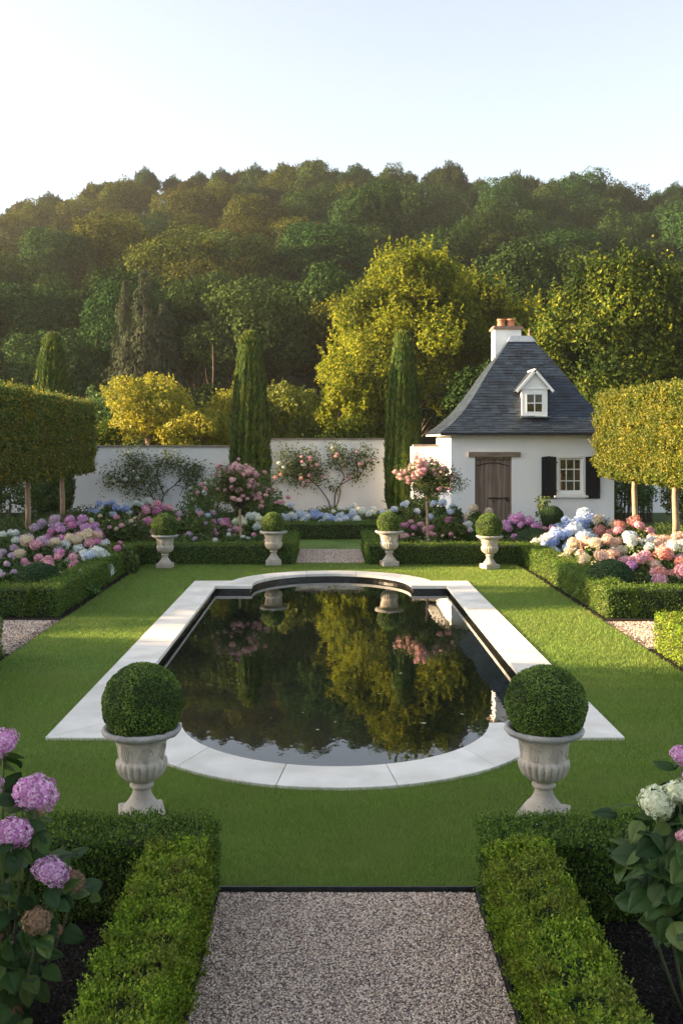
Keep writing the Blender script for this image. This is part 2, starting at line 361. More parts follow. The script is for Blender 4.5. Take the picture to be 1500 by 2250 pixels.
# basin, water, coping -------------------------------------------------------
pool = empty('garden_pool', (0, 0, 0))
tag(pool, 'dark reflecting pool with round bays and pale stone surround set in the lawn', 'pool')
def wallstrip(pts, z0, z1):
    n = len(pts); V = [(x, y, z0) for x, y in pts]+[(x, y, z1) for x, y in pts]
    i = np.arange(n); j = (i+1) % n
    return np.array(V), np.stack([i, i+n, j+n, j], 1)
LIN = pool_outline(0, (-1.955, 2.075), 8.585, 16.795, 1.405)
mk('basin_wall', [(*wallstrip(LIN, -.9, -.022),)], M['liner'], pool)
wtr = sheet('water', LIN, -.085, M['water']); wtr['kind'] = 'structure'
def coping():
    ch = []; n = len(INN)
    def seg(a0, b0, a1, b1, gap=.004):
        a0, b0, a1, b1 = map(np.array, (a0, b0, a1, b1))
        d = unit((a1+b1)/2-(a0+b0)/2)*gap
        q = [a0+d, a1-d, b1-d, b0+d]
        V = [(x, y, -.022) for x, y in q]+[(x, y, .024) for x, y in q]
        return np.array(V), np.array([(3, 2, 1, 0), (4, 5, 6, 7), (0, 1, 5, 4), (1, 2, 6, 5), (2, 3, 7, 6), (3, 0, 4, 7)])
    def run(a0, b0, a1, b1, k):
        for i in range(k):
            f, g = i/k, (i+1)/k; L = lambda p, q, t: (p[0]+(q[0]-p[0])*t, p[1]+(q[1]-p[1])*t)
            ch.append(seg(L(a0, a1, f), L(b0, b1, f), L(a0, a1, g), L(b0, b1, g)))
    run(INN[0], OUT[0], INN[1], OUT[1], 7)
    run(INN[1], OUT[1], INN[2], OUT[2], 1)
    m = 41
    def arcrun(i0, stones):
        per = 40//stones
        for s in range(stones):
            idx = list(range(i0+s*per, i0+(s+1)*per+1))
            a = np.array([INN[k] for k in idx], float); b = np.array([OUT[k] for k in idx], float)
            for arr in (a, b):
                d0 = unit(arr[1]-arr[0])*.004; arr[0] += d0; d1 = unit(arr[-1]-arr[-2])*.004; arr[-1] -= d1
            k = len(idx); V = []
            for z in (-.022, .024): V += [(x, y, z) for x, y in a]+[(x, y, z) for x, y in b]
            Q = []
            for t in range(k-1):
                Q += [(t, t+k, t+k+1, t+1), (2*k+t, 2*k+t+1, 3*k+t+1, 3*k+t), (t, t+1, 2*k+t+1, 2*k+t), (k+t, 3*k+t, 3*k+t+1, k+t+1)]
            Q += [(0, 2*k, 3*k, k), (k-1, 2*k-1, 4*k-1, 3*k-1)]
            ch.append((np.array(V), np.array(Q)))
    arcrun(2, 5); run(INN[42], OUT[42], INN[43], OUT[43], 1); run(INN[43], OUT[43], INN[44], OUT[44], 7)
    run(INN[44], OUT[44], INN[45], OUT[45], 1); arcrun(45, 5); run(INN[85], OUT[85], INN[0], OUT[0], 1)
    return ch
o = mk('coping', [(*c, 0) for c in coping()], M['coping'], pool)
import bmesh
bm = bmesh.new(); bm.from_mesh(o.data); bmesh.ops.recalc_face_normals(bm, faces=bm.faces); bm.to_mesh(o.data); bm.free()

# ------------------------------------------------------------------ grass, gravel, mulch (stuff)
def inside(px, py, poly):
    c = np.zeros(len(px), bool); n = len(poly); j = n-1
    for i in range(n):
        xi, yi = poly[i]; xj, yj = poly[j]
        if yi != yj:
            t = ((yi > py) != (yj > py)) & (px < (xj-xi)*(py-yi)/(yj-yi)+xi); c ^= t
        j = i
    return c
def grass():
    ch = []
    for (y0, y1, dens, w, h) in ((5.44, 7.6, 15000, .0032, .03), (7.6, 10.5, 7000, .005, .03), (10.5, 20.1, 2600, .009, .028)):
        A = 7.55*(y1-y0); n = int(A*dens); x = rng.uniform(-3.72, 3.83, n); y = rng.uniform(y0, y1, n)
        k = (np.abs(x+.02*y) < .37*y+.3) & ~inside(x, y, OUT); x, y = x[k], y[k]; n = len(x)
        a = rng.uniform(0, 2*np.pi, n); hh = h*rng.uniform(.6, 1.25, n); ln = rng.normal(0, .45, (n, 2))*hh[:, None]
        ww = w*rng.uniform(.7, 1.3, n)/2; V = np.zeros((n, 3, 3))
        V[:, 0] = np.stack([x-ww*np.cos(a), y-ww*np.sin(a), 0*x], 1); V[:, 1] = np.stack([x+ww*np.cos(a), y+ww*np.sin(a), 0*x], 1)
        V[:, 2] = np.stack([x+ln[:, 0], y+ln[:, 1], hh], 1)
        ch.append((V.reshape(-1, 3), np.arange(3*n).reshape(-1, 3), 0))
    return ch
tag(mk('grass', grass(), M['blade']), 'short mown green grass of the lawn around the pool', 'grass', kind='stuff')
def pebbles(x0, x1, y0, y1, n, s, name, label):
    t = np.array([(1, 0, 0), (-1, 0, 0), (0, 1, 0), (0, -1, 0), (0, 0, 1), (0, 0, -1)], float)
    f = np.array([(0, 2, 4), (2, 1, 4), (1, 3, 4), (3, 0, 4), (2, 0, 5), (1, 2, 5), (3, 1, 5), (0, 3, 5)])
    P = np.stack([rng.uniform(x0, x1, n), rng.uniform(y0, y1, n), rng.uniform(0, s*.6, n)], 1)
    Z = unit(np.array([0, 0, 1.])+rng.normal(0, .35, (n, 3))); X, Yv, Z = frame_from(Z)
    ss = s*rng.uniform(.6, 1.3, n); X = X*rng.uniform(.8, 1.4, n)[:, None]; Z = Z*rng.uniform(.5, .8, n)[:, None]
    V, Fs = scatter(t, [f], P, X, Yv, Z, ss); V = V+rng.normal(0, s*.12, V.shape)
    return tag(mk(name, [(V, Fs, 0)], M['pebble']), label, 'gravel', kind='stuff')
pebbles(-.6, .81, 4.0, 5.42, 30000, .0056, 'gravel', 'grey and pink gravel chippings covering the near path')
pebbles(-.65, .76, 20.11, 22.68, 9000, .012, 'gravel', 'pinkish gravel on the far path behind the pool')
pebbles(-6, -3.74, 11.55, 13.65, 9000, .011, 'gravel', 'pale gravel on the side path left of the lawn')
pebbles(3.86, 6, 11.85, 13.55, 8000, .011, 'gravel', 'pale gravel on the side path right of the lawn')
def chips(n, areas, s, name, label):
    ch = []
    for (x0, x1, y0, y1, k) in areas:
        P = np.stack([rng.uniform(x0, x1, k), rng.uniform(y0, y1, k), rng.uniform(.001, .018, k)], 1)
        N = unit(np.array([0, 0, 1.])+rng.normal(0, .45, (k, 3))); ch.append((*leaves(P, N, s, .4, .5, 0), 0))
    return tag(mk(name, ch, M['chip']), label, 'mulch', kind='stuff')
chips(0, [(-2.2, -.62, 3.6, 5.4, 12000), (.83, 2.3, 3.6, 5.4, 12000), (-3.84, -3.7, 11.4, 20, 2500), (3.8, 3.92, 11.8, 20, 2500)], .022, 'bark_mulch', 'dark bark mulch on the beds and along the hedges')

# steel edging of the near path
ed = mk('path_edging', [(*box(-.621, -.609, 1.3, 5.43, -.02, .03), 0), (*box(.819, .831, 1.3, 5.43, -.02, .03), 0), (*box(-.621, .831, 5.432, 5.444, -.02, .027), 0)], M['edge'])
tag(ed, 'thin black steel edging along three sides of the near gravel path', 'edging')

# ------------------------------------------------------------------ box hedges
def wob(P, a, f, seed):
    s = np.array([seed*1.7, seed*2.3, seed*.9])
    q = (P+s)*f
    return a*(np.sin(q[:, 0]*1.0+1.3*np.sin(q[:, 1]*1.7))+np.sin(q[:, 1]*1.3+q[:, 2]*2.1)+np.sin(q[:, 2]*1.9+q[:, 0]*.7))/3
def hedge(name, label, x0, x1, y0, y1, h, dens, leaf, mat, bulge=.02, fr=9, group=None, z0=0, shoots=0, skip=(), cat='hedge', rnd=.05):
    """surface samples of a clipped block, leaves pointing out of it, a solid dark core inside"""
    P = []; N = []
    faces = [('x', x0, -1), ('x', x1, 1), ('y', y0, -1), ('y', y1, 1), ('z', h, 1)]
    if z0 > .3: faces.append(('z', z0, -1))
    for ax, v, s in faces:
        if (ax, s) in skip: continue
        ext = {'x': (y1-y0)*(h-z0), 'y': (x1-x0)*(h-z0), 'z': (x1-x0)*(y1-y0)}[ax]; n = int(ext*dens)
        q = np.stack([rng.uniform(x0, x1, n), rng.uniform(y0, y1, n), rng.uniform(z0, h, n)], 1)
        i = 'xyz'.index(ax); q[:, i] = v; nn = np.zeros((n, 3)); nn[:, i] = s
        P.append(q); N.append(nn)
    P = np.concatenate(P); N = np.concatenate(N)
    # round the edges a little
    for i, (a, b) in enumerate(((x0, x1), (y0, y1), (z0 if z0 > .3 else -9, h))):
        dlo = P[:, i]-a; dhi = b-P[:, i]
        for d, s in ((dlo, -1), (dhi, 1)):
            k = (d < rnd) & (np.abs(N[:, i]) < .5); t = (1-d[k]/rnd)
            N[k, i] += s*t*.9; idx = np.where(k)[0]
            P[idx] -= unit(N[idx])*0.3*rnd*(t**2)[:, None]
    N = unit(N)
    P = P+N*(wob(P, bulge, fr, len(P) % 7)+rng.normal(0, leaf*.45, len(P))-leaf*.35)[:, None]
    ch = [(*leaves(P, N, leaf, .6, 1.0, .55), 0)]
    if shoots:
        k = rng.choice(len(P), int(len(P)*shoots)); k = k[N[k, 2] > -.2]
        up = unit(N[k]+np.array([0, 0, 1.2])); Q = []
        for t in (.5, 1.1, 1.7): Q.append(P[k]+up*leaf*t+rng.normal(0, leaf*.2, (len(k), 3)))
        Q = np.concatenate(Q); ch.append((*leaves(Q, np.concatenate([up]*3), leaf*.8, .5, 1.2, 1.0), 0))
    m = max(.02, leaf*1.3)+bulge*.8
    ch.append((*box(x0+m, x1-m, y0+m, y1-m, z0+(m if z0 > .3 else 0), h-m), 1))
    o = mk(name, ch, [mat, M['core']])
    return o
def HG(label, *a, group=None, cat='hedge', **k): return tag(hedge('box_hedge', label, *a, **k), label, cat, group)
hh = .42
HG('shaggy bright green box hedge along the left side of the near gravel path', -.91, -.62, 2.6, 5.1, .43, 11500, .021, M['boxlime'], bulge=.05, fr=22, shoots=.3)
HG('shaggy bright green box hedge along the right side of the near gravel path', .84, 1.13, 2.6, 5.1, .43, 11500, .021, M['boxlime'], bulge=.05, fr=22, shoots=.3)
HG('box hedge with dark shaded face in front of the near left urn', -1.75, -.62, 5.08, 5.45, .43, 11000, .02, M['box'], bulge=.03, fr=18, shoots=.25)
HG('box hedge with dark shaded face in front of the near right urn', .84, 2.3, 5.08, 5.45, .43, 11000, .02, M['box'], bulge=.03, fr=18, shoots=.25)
HG('low clipped hedge running along the left edge of the lawn beside pink hydrangeas', -4.25, -3.84, 13.95, 20.25, hh, 3600, .03, M['box'], shoots=.06)
HG('low clipped hedge running along the right edge of the lawn beside blue hydrangeas', 3.93, 4.36, 13.85, 20.25, hh, 3600, .03, M['box'], shoots=.06)
HG('low clipped hedge closing the front of the left flower bed', -9.2, -4.25, 13.95, 14.4, hh, 3200, .03, M['box'], shoots=.06)
HG('low clipped hedge closing the front of the right flower bed', 4.36, 9.2, 13.85, 14.3, hh, 3200, .03, M['box'], shoots=.06)
HG('low dark hedge behind the two left far urns', -3.84, -.68, 19.8, 20.25, hh, 3000, .03, M['box'], shoots=.05)
HG('low dark hedge behind the two right far urns', .79, 3.93, 19.8, 20.25, hh, 3000, .03, M['box'], shoots=.05)
HG('short hedge left of the far gravel path', -1.12, -.68, 20.25, 22.8, hh, 2600, .03, M['box'], shoots=.05)
HG('short hedge right of the far gravel path', .79, 1.23, 20.25, 22.8, hh, 2600, .03, M['box'], shoots=.05)
HG('low hedge across the end of the far path before the wall', -1.4, 1.75, 25.02, 25.5, hh, 2400, .032, M['box'], shoots=.05)
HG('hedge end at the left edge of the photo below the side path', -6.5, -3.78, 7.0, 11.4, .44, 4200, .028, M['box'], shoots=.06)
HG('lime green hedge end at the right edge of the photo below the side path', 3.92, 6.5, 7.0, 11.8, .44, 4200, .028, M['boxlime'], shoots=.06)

# ------------------------------------------------------------------ urns and topiary
def urn_mod(z, a):
    w = np.exp(-((z-.355)/.055)**2)
    ax = np.abs(np.sin(a*11))
    return 1-w*(.13*(1-ax**.5))
prof = [(.062, .085), (.125, .085), (.128, .1), (.115, .115), (.085, .15), (.064, .185), (.058, .21), (.058, .228), (.072, .234), (.078, .246), (.072, .258),
        (.06, .266), (.075, .275), (.11, .29), (.14, .315), (.158, .345), (.167, .375), (.168, .4), (.16, .415), (.149, .422), (.148, .43), (.149, .44),
        (.152, .47), (.157, .51), (.166, .54), (.182, .562), (.195, .572)]
def make_urn(label, group, flute=True):
    r = empty('stone_urn'); tag(r, label, 'urn', group)
    mk('plinth', [(*box(-.145, .145, -.145, .145, 0, .087), 0)], M['urn'], r).modifiers.new('b', 'BEVEL').width = .008
    pr = []
    for (a, b) in zip(prof[:-1], prof[1:]):
        for t in (0, .5): pr.append((a[0]+(b[0]-a[0])*t, a[1]+(b[1]-a[1])*t))
    pr.append(prof[-1])
    V, Fs = lathe(pr, 132, urn_mod if flute else None)
    mk('bowl', [(V, Fs, 0)], M['urn'], r, True)
    V, Fs = lathe([(.19, .565), (.222, .574), (.243, .585), (.256, .6), (.259, .612), (.254, .622), (.238, .626), (.222, .62), (.205, .6), (.2, .58), (.196, .56)], 96, caps=False)
    V = V+np.stack([wob(V, .0035, 70, 1), wob(V, .0035, 65, 2), wob(V, .004, 90, 3)], 1)
    mk('rim', [(V, Fs, 0)], M['rim'], r, True)
    # low relief of swags on the body
    ch = []
    for k in range(7):
        a0 = k*2*math.pi/7
        for j in range(5):
            pts = []
            for t in np.linspace(0, 1, 9):
                a = a0+.12*j*.8+t*.28; z = .455+.085*math.sin(t*math.pi*(.55+.1*j))-.012*j+.012*j*t
                rr = np.interp(z, [.44, .47, .51, .54], [.149, .152, .157, .166])+.0005
                pts.append((rr*math.cos(a), rr*math.sin(a), z))
            ch.append((*tube(pts, [.001]+[.0042]*7+[.001], 5), 0))
    mk('relief', ch, M['urn'], r, True)
    mk('soil', [(*lathe([(.001, .598), (.21, .585)], 24, caps=False), 0)], M['soil'], r)
    return r
def ballmesh(n, leaf, mat, r=.262, fl=1.0):
    N = rdir(n); P = N*(r+wob(N*r, .006, 25, 3)-np.abs(rng.normal(0, leaf*.5, n)))[:, None]; P[:, 2] *= fl
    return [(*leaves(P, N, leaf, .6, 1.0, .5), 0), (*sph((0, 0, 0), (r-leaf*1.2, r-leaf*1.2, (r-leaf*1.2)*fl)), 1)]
def ball(name, label, group, mesh=None, n=15000, leaf=.016, mat=None, r=.262, fl=1.0):
    e = empty(name); tag(e, label, 'topiary', group)
    f = mk('foliage', ballmesh(n, leaf, mat or M['ball'], r, fl), [mat or M['ball'], M['core']], e)
    return e
u1 = make_urn('large weathered stone urn on the near lawn left of the pool', 'stone urns with topiary')
b1 = ball('topiary_ball', 'large clipped box ball in the near left urn', 'clipped balls in urns')
u1.location = (-1.215, 6.4, .012); b1.location = (-1.21, 6.4, .79); u1.rotation_euler.z = .25
u2 = copy_tree(u1); b2 = copy_tree(b1)
u2['label'] = 'large weathered stone urn on the near lawn right of the pool'; b2['label'] = 'large clipped box ball in the near right urn'
u2.location = (1.41, 6.4, .012); b2.location = (1.42, 6.38, .79); u2.rotation_euler.z = 1.1; b2.rotation_euler.z = 2; b2.scale = (1.01, 1.01, .95)
bf = ball('topiary_ball', 'x', 'clipped balls in urns', n=5200, leaf=.026)
for i, (x, y, lab, s, bs) in enumerate(((363, 1248, 'leftmost of four', 1.04, 1.0), (601, 1242, 'just left of the far path', 1.1, .9), (855, 1244, 'just right of the far path', 1.13, .92), (1075, 1250, 'rightmost of four', 1.04, 1.02))):
    Y = 5375/(y-HY); u = copy_tree(u1); u.location = ((x-CX)*Y/F, Y, .01); u.scale = (s*.98, s*.98, s); u.rotation_euler.z = R(8)*i-.1
    b = bf if i == 0 else copy_tree(bf); b.location = ((x-CX-1)*Y/F, Y, .01+.6*s+.19*bs); b.scale = (bs,)*3; b.rotation_euler.z = i*1.3
    u['label'] = 'small pale urn beyond the pool, %s' % lab
    b['label'] = 'small clipped ball in urn beyond the pool, %s' % lab

# ------------------------------------------------------------------ flowers
def headmesh(name, n, pet, mat, flat=.85, core=.74):
    """a ball of four-petalled florets, radius 1"""
    i = np.arange(n)+.5; ph = np.arccos(1-1.75*i/n); th = np.pi*(1+5**.5)*i
    N = np.stack([np.cos(th)*np.sin(ph), np.sin(th)*np.sin(ph), np.cos(ph)], 1)
    N = unit(N+rng.normal(0, .05, (n, 3))); bumpy = 1+.15*np.sin(N[:, 0]*5+1)*np.sin(N[:, 1]*6)+.05*np.sin(N[:, 2]*9+N[:, 0]*7)
    P = N*(bumpy*rng.uniform(.93, 1.03, n))[:, None]; P[:, 2] *= flat
    Zd = unit(N+rng.normal(0, .25, (n, 3))); X, Yv, Z = frame_from(Zd)
    t = []; f = []
    for k in range(4):
        a = k*math.pi/2; c, s = math.cos(a), math.sin(a); b = len(t)
        for u, v, w in ((.06, 0, 0), (.62, -.46, .16), (1.05, 0, .05), (.62, .46, .16)): t.append((u*c-v*s, u*s+v*c, w))
        f.append((b, b+1, b+2, b+3))
    V, Fs = scatter(np.array(t), [np.array(f)], P, X, Yv, Z, pet*rng.uniform(.85, 1.15, n))
    return mk(name, [(V, Fs, 0), (*sph((0, 0, 0), (core, core, core*flat), 14, 9), 0)], mat)
HEADS = {}
def headdata(col, near):
    k = (col, near)
    if k not in HEADS:
        o = headmesh('flower_head', 250 if near else 62, .145 if near else .26, PM[col], .82 if near else .88)
        HEADS[k] = o.data; bpy.data.objects.remove(o)
    return HEADS[k]
def add_head(parent, col, loc, r, near=False, name='flower_head', lab=None):
    o = bpy.data.objects.new(name, headdata(col, near)); C.objects.link(o); o.parent = parent; o.location = loc
    o.rotation_euler = (rng.normal(0, .35), rng.normal(0, .35), rng.uniform(0, 6.3)); s = r*rng.uniform(.9, 1.1)
    o.scale = (s*rng.uniform(.93, 1.08), s, s*rng.uniform(.88, 1.05))
    if lab: o['label'] = lab
    return o
FOL = []
def foldata(k):
    while len(FOL) < 4:
        g = rng; n = 4200; nb = 18
        cd = rdir(nb); cd[:, 2] = np.abs(cd[:, 2]); cc = cd*g.uniform(.45, .72, nb)[:, None]*np.array([1, 1, .9])
        b = g.integers(0, nb, n); d = rdir(n); d[:, 2] = np.where(d[:, 2] < -.3, -d[:, 2], d[:, 2])
        P = cc[b]+d*g.uniform(.2, .4, n)[:, None]; P[:, 2] = np.maximum(P[:, 2], -.02)
        o = mk('foliage', [(*leaves(P, unit(d+np.array([0, 0, .5])), .13, .62, .9, .3), 0), (*sph((0, 0, .25), (.55, .55, .4), 12, 8), 1)], [M['shrub'], M['core']])
        FOL.append(o.data); bpy.data.objects.remove(o)
    return FOL[k % 4]
FI = [0]
def shrub(name, label, cat, x, y, Y, r, hgt, cols, n, hr=.1, spread=1.0, group=None):
    """flowering bush whose blooms centre on photo pixel (x, y) at depth Y"""
    X, _, zt = W(x, y, Y); zt = max(.25, zt)
    e = empty(name, (X, Y, 0)); tag(e, label, cat, group)
    top = zt+hgt*.25
    f = bpy.data.objects.new('foliage', foldata(FI[0])); C.objects.link(f); f.parent = e; FI[0] += 1
    f.scale = (r, r, top-.04); f.rotation_euler.z = rng.uniform(0, 6)
    n = max(3, int(n*1.15)); hr = hr*.9; a0_ = rng.uniform(0, 6.28)
    for i in range(n):
        a = a0_+i*2.39996; q = spread*math.sqrt((i+.5)/n)*.97
        dj = rng.uniform(.78, 1.03); z = top*dj*math.sqrt(max(.02, 1-q*q*.93))+.02
        add_head(e, cols[rng.integers(len(cols))], (r*q*.9*math.cos(a), r*q*.85*math.sin(a), z), hr*rng.uniform(.75, 1.15))
    return e
HYD = 'hydrangea'
SH = [  # label, x, y, Y, r, h, colours, n, head radius
 ('pale lilac hydrangea below the left pleached trunk', 25, 1175, 20.2, .6, .3, ['mauve', 'white', 'mauve'], 10, .1),
 ('bright mauve pink hydrangea between the two left pleached trunks', 165, 1152, 21, .75, .4, ['magenta', 'orchid', 'orchid'], 20, .12),
 ('greyish lilac hydrangea left of the mauve pink one', 110, 1150, 22, .55, .3, ['mauve', 'mauve'], 8, .14),
 ('cream and lilac hydrangea in the middle of the left bed', 85, 1188, 18.7, .7, .3, ['mauve', 'cream', 'pink'], 13, .12),
 ('peach and white hydrangea behind the hedge of the left bed', 185, 1180, 19.3, .65, .35, ['peach', 'pink', 'cream', 'white'], 14, .12),
 ('small pink hydrangea with pale blooms at the left edge of the left bed', 20, 1222, 16.8, .55, .3, ['pink', 'white', 'mauve'], 11, .075),
 ('rose pink hydrangea behind the clipped dome of the left bed', 120, 1228, 16.9, .7, .3, ['magenta', 'pink', 'pink'], 14, .08),
 ('pale blue and white hydrangea with big blooms beside the left hedge', 200, 1215, 17.6, .5, .3, ['paleblue', 'white'], 6, .14),
 ('low white and magenta hydrangea nearest the corner of the left hedge', 160, 1258, 15.8, .5, .2, ['magenta', 'white', 'magenta'], 5, .08),
 ('grey white hydrangea at the photo edge beside the clipped dome', 8, 1258, 15.4, .4, .3, ['white', 'mauve'], 6, .06),
 ('dark leafy bush with a few magenta blooms along the left hedge', 245, 1190, 18.6, .6, .3, ['magenta'], 5, .07),
 ('leafy green bush with small cream blooms left of the far left urn', 235, 1140, 22.5, .8, .4, ['cream', 'limewhite'], 9, .05),
 ('light blue hydrangea near the left wall', 238, 1108, 29, .75, .3, ['paleblue', 'blue'], 8, .14),
 ('white hydrangea under the left climbing rose', 312, 1105, 30, .8, .3, ['white', 'paleblue'], 8, .12),
 ('bright pink hydrangea behind the far left urn ball', 350, 1115, 25.5, .85, .4, ['magenta', 'pink', 'pink'], 15, .13),
 ('pink hydrangea with single blooms left of the far left urn', 295, 1143, 23, .55, .3, ['pink', 'magenta'], 7, .11),
 ('pale pink hydrangea right of the far left urn ball', 410, 1135, 24.5, .7, .35, ['pink', 'orchid', 'mauve'], 12, .1),
 ('lilac and blue hydrangea right of the pale pink one', 445, 1128, 26.5, .7, .35, ['paleblue', 'mauve', 'blue'], 10, .12),
 ('dark leafy bush with sparse lilac blooms behind the left far hedge', 430, 1172, 21.7, .7, .3, ['mauve'], 3, .09),
 ('magenta hydrangea left of the left standard rose stem', 485, 1150, 24, .65, .3, ['magenta', 'pink'], 9, .09),
 ('low mixed pink and white bush under the left standard rose', 510, 1172, 21.3, .75, .2, ['pink', 'white', 'mauve'], 12, .05),
 ('mint white hydrangea left of the second urn', 550, 1140, 25, .6, .35, ['limewhite', 'white'], 11, .12),
 ('white and pink low bush beside the second urn', 575, 1172, 21.3, .55, .2, ['white', 'pink'], 7, .06),
 ('dark leafy bush behind the second urn by the wall', 600, 1105, 31, 1.0, .4, ['paleblue'], 5, .12),
 ('pale blue hydrangea right of the second urn ball', 650, 1135, 28.5, .75, .3, ['paleblue', 'white'], 11, .14),
 ('blue hydrangea under the trunk of the centre climbing rose', 700, 1136, 28.5, .75, .3, ['paleblue', 'blue'], 12, .14),
 ('pale blue low hydrangea right of the climbing rose trunk', 755, 1140, 28.2, .7, .25, ['paleblue', 'blue', 'white'], 11, .13),
 ('white hydrangea against the centre of the white wall', 770, 1118, 31, .8, .35, ['white', 'paleblue'], 11, .11),
 ('blue and white hydrangea left of the third urn ball', 815, 1128, 29, .8, .4, ['paleblue', 'white', 'paleblue'], 12, .13),
 ('magenta pink hydrangea right of the third urn', 903, 1146, 23, .5, .3, ['magenta', 'pink'], 9, .1),
 ('pale blue hydrangea behind the right standard rose', 885, 1112, 29, .55, .35, ['paleblue'], 5, .13),
 ('light blue hydrangea left of the cottage corner', 975, 1108, 26, .6, .5, ['paleblue'], 7, .12),
 ('brownish bush of faded small blooms below the right standard rose', 960, 1178, 21.2, .75, .2, ['peach', 'dry'], 9, .035),
 ('rusty speckled bush left of the right standard rose stem', 895, 1175, 21.2, .6, .2, ['peach', 'cream', 'pink'], 9, .035),
 ('small magenta hydrangea in front of the cottage corner', 1005, 1150, 23.4, .45, .3, ['magenta', 'orchid'], 5, .1),
 ('white phlox in front of the cottage door', 1035, 1160, 22.5, .45, .3, ['white'], 6, .09),
 ('leafy bush with a cream bloom at the foot of the cottage door', 1050, 1122, 25.5, .5, .5, ['cream', 'limewhite'], 4, .13),
 ('orchid pink hydrangea right of the far right urn', 1140, 1145, 24, .8, .4, ['orchid', 'lilac', 'lilac'], 24, .12),
 ('pink low hydrangea left of the blue hydrangeas', 1192, 1160, 22.5, .5, .25, ['pink', 'lilac'], 8, .09),
 ('pale blue and white tall hydrangea below the cottage window', 1290, 1140, 22.5, .85, .4, ['blue', 'paleblue', 'blue'], 20, .16),
 ('strong blue hydrangea beside the right hedge', 1222, 1178, 20.3, .6, .3, ['blue', 'white', 'blue'], 10, .14),
 ('big blue hydrangea in the middle of the right bed', 1262, 1172, 19.4, .75, .35, ['blue', 'blue', 'paleblue'], 18, .155),
 ('coral hydrangea below the right cottage shutter', 1325, 1140, 22, .5, .35, ['coral', 'cream'], 6, .14),
 ('coral pink hydrangea left of the first right pleached trunk', 1382, 1150, 21, .6, .3, ['coral', 'pink'], 8, .16),
 ('peach and cream hydrangea in the middle of the right bed', 1305, 1190, 17.9, .7, .35, ['peach', 'cream', 'peach'], 15, .13),
 ('cream hydrangea with big blooms behind the right clipped dome', 1320, 1225, 16.5, .5, .3, ['cream', 'peach'], 6, .13),
 ('white hydrangea with flat blooms between the right pleached trunks', 1395, 1187, 19, .7, .3, ['white', 'paleblue', 'peach'], 12, .14),
 ('peach hydrangea behind the right edge of the right bed', 1455, 1185, 19.2, .8, .35, ['peach', 'coral', 'peach'], 14, .15),
 ('white hydrangea at the right edge of the photo', 1495, 1195, 18.2, .5, .3, ['white'], 5, .15),
 ('pink and peach hydrangea beside the right clipped dome', 1402, 1230, 16.4, .55, .3, ['pink', 'peach', 'lilac'], 11, .115),
 ('coral rounded hydrangea at the right edge of the right bed', 1465, 1222, 16.6, .6, .3, ['coral', 'pink', 'coral'], 9, .13),
 ('low salmon pink hydrangea nearest the right front hedge', 1468, 1255, 15.3, .5, .25, ['coral', 'pink'], 5, .12),
]
for (lab, x, y, Y, r, h, cols, n, hr) in SH:
    cat = 'bush' if 'bush' in lab else ('phlox' if 'phlox' in lab else HYD)
    shrub({'bush': 'flowering_bush', 'phlox': 'phlox'}.get(cat, 'hydrangea'), lab, cat, x, y, Y, r, h, cols, n, hr, group='flowering shrubs in the beds')

# clipped domes and small balls in beds
for (lab, x, y, Y, r, fl, nm) in (('dark green clipped dome at the front of the left flower bed', 85, 1272, 15.2, .34, .72, 'clipped_dome'), ('dark green clipped dome at the front of the right flower bed', 1340, 1268, 15.2, .36, .75, 'clipped_dome'),
        ('round clipped bush in front of the cottage window wall', 1212, 1136, 25.5, .3, 1.0, 'clipped_bush'), ('low green mound left of the strong blue hydrangea', 1172, 1190, 21, .4, .75, 'clipped_bush')):
    X, _, z = W(x, y, Y); e = ball(nm, lab, None, n=6500, leaf=.03, mat=M['mound'], r=r, fl=fl); e.location = (X, Y, max(.12, z))
    mk('stem', [(*tube([(0, 0, -z-.02), (0, 0, 0)], .02), 0)], M['bark'], e)

# ground cover in the beds (uncountable low leaves)
def cover():
    ch = []
    for (x0, x1, y0, y1, n, h) in ((-9.5, -4.3, 14.5, 20, 16000, .26), (4.4, 9.5, 14.4, 20, 16000, .26), (-10, -1.2, 20.4, 33.5, 30000, .4), (1.3, 3.4, 20.4, 33, 9000, .34), (3.6, 11, 20.4, 27.3, 22000, .36), (-1.6, 1.7, 25.8, 33.5, 11000, .34)):
        P = np.stack([rng.uniform(x0, x1, n), rng.uniform(y0, y1, n), np.zeros(n)], 1)
        P[:, 2] = (h*(.55+.45*np.sin(P[:, 0]*3.1+np.sin(P[:, 1]*2.3)*2)*np.sin(P[:, 1]*2.7)))*rng.uniform(.2, 1, n)
        ch.append((*leaves(P, unit(np.array([0, -.25, 1.])+rng.normal(0, .4, (n, 3))), .085, .55, .8, .3), 0))
    return ch
tag(mk('ground_cover', cover(), M['shrub']), 'low green leafy ground cover filling the flower beds', 'ground cover', kind='stuff')

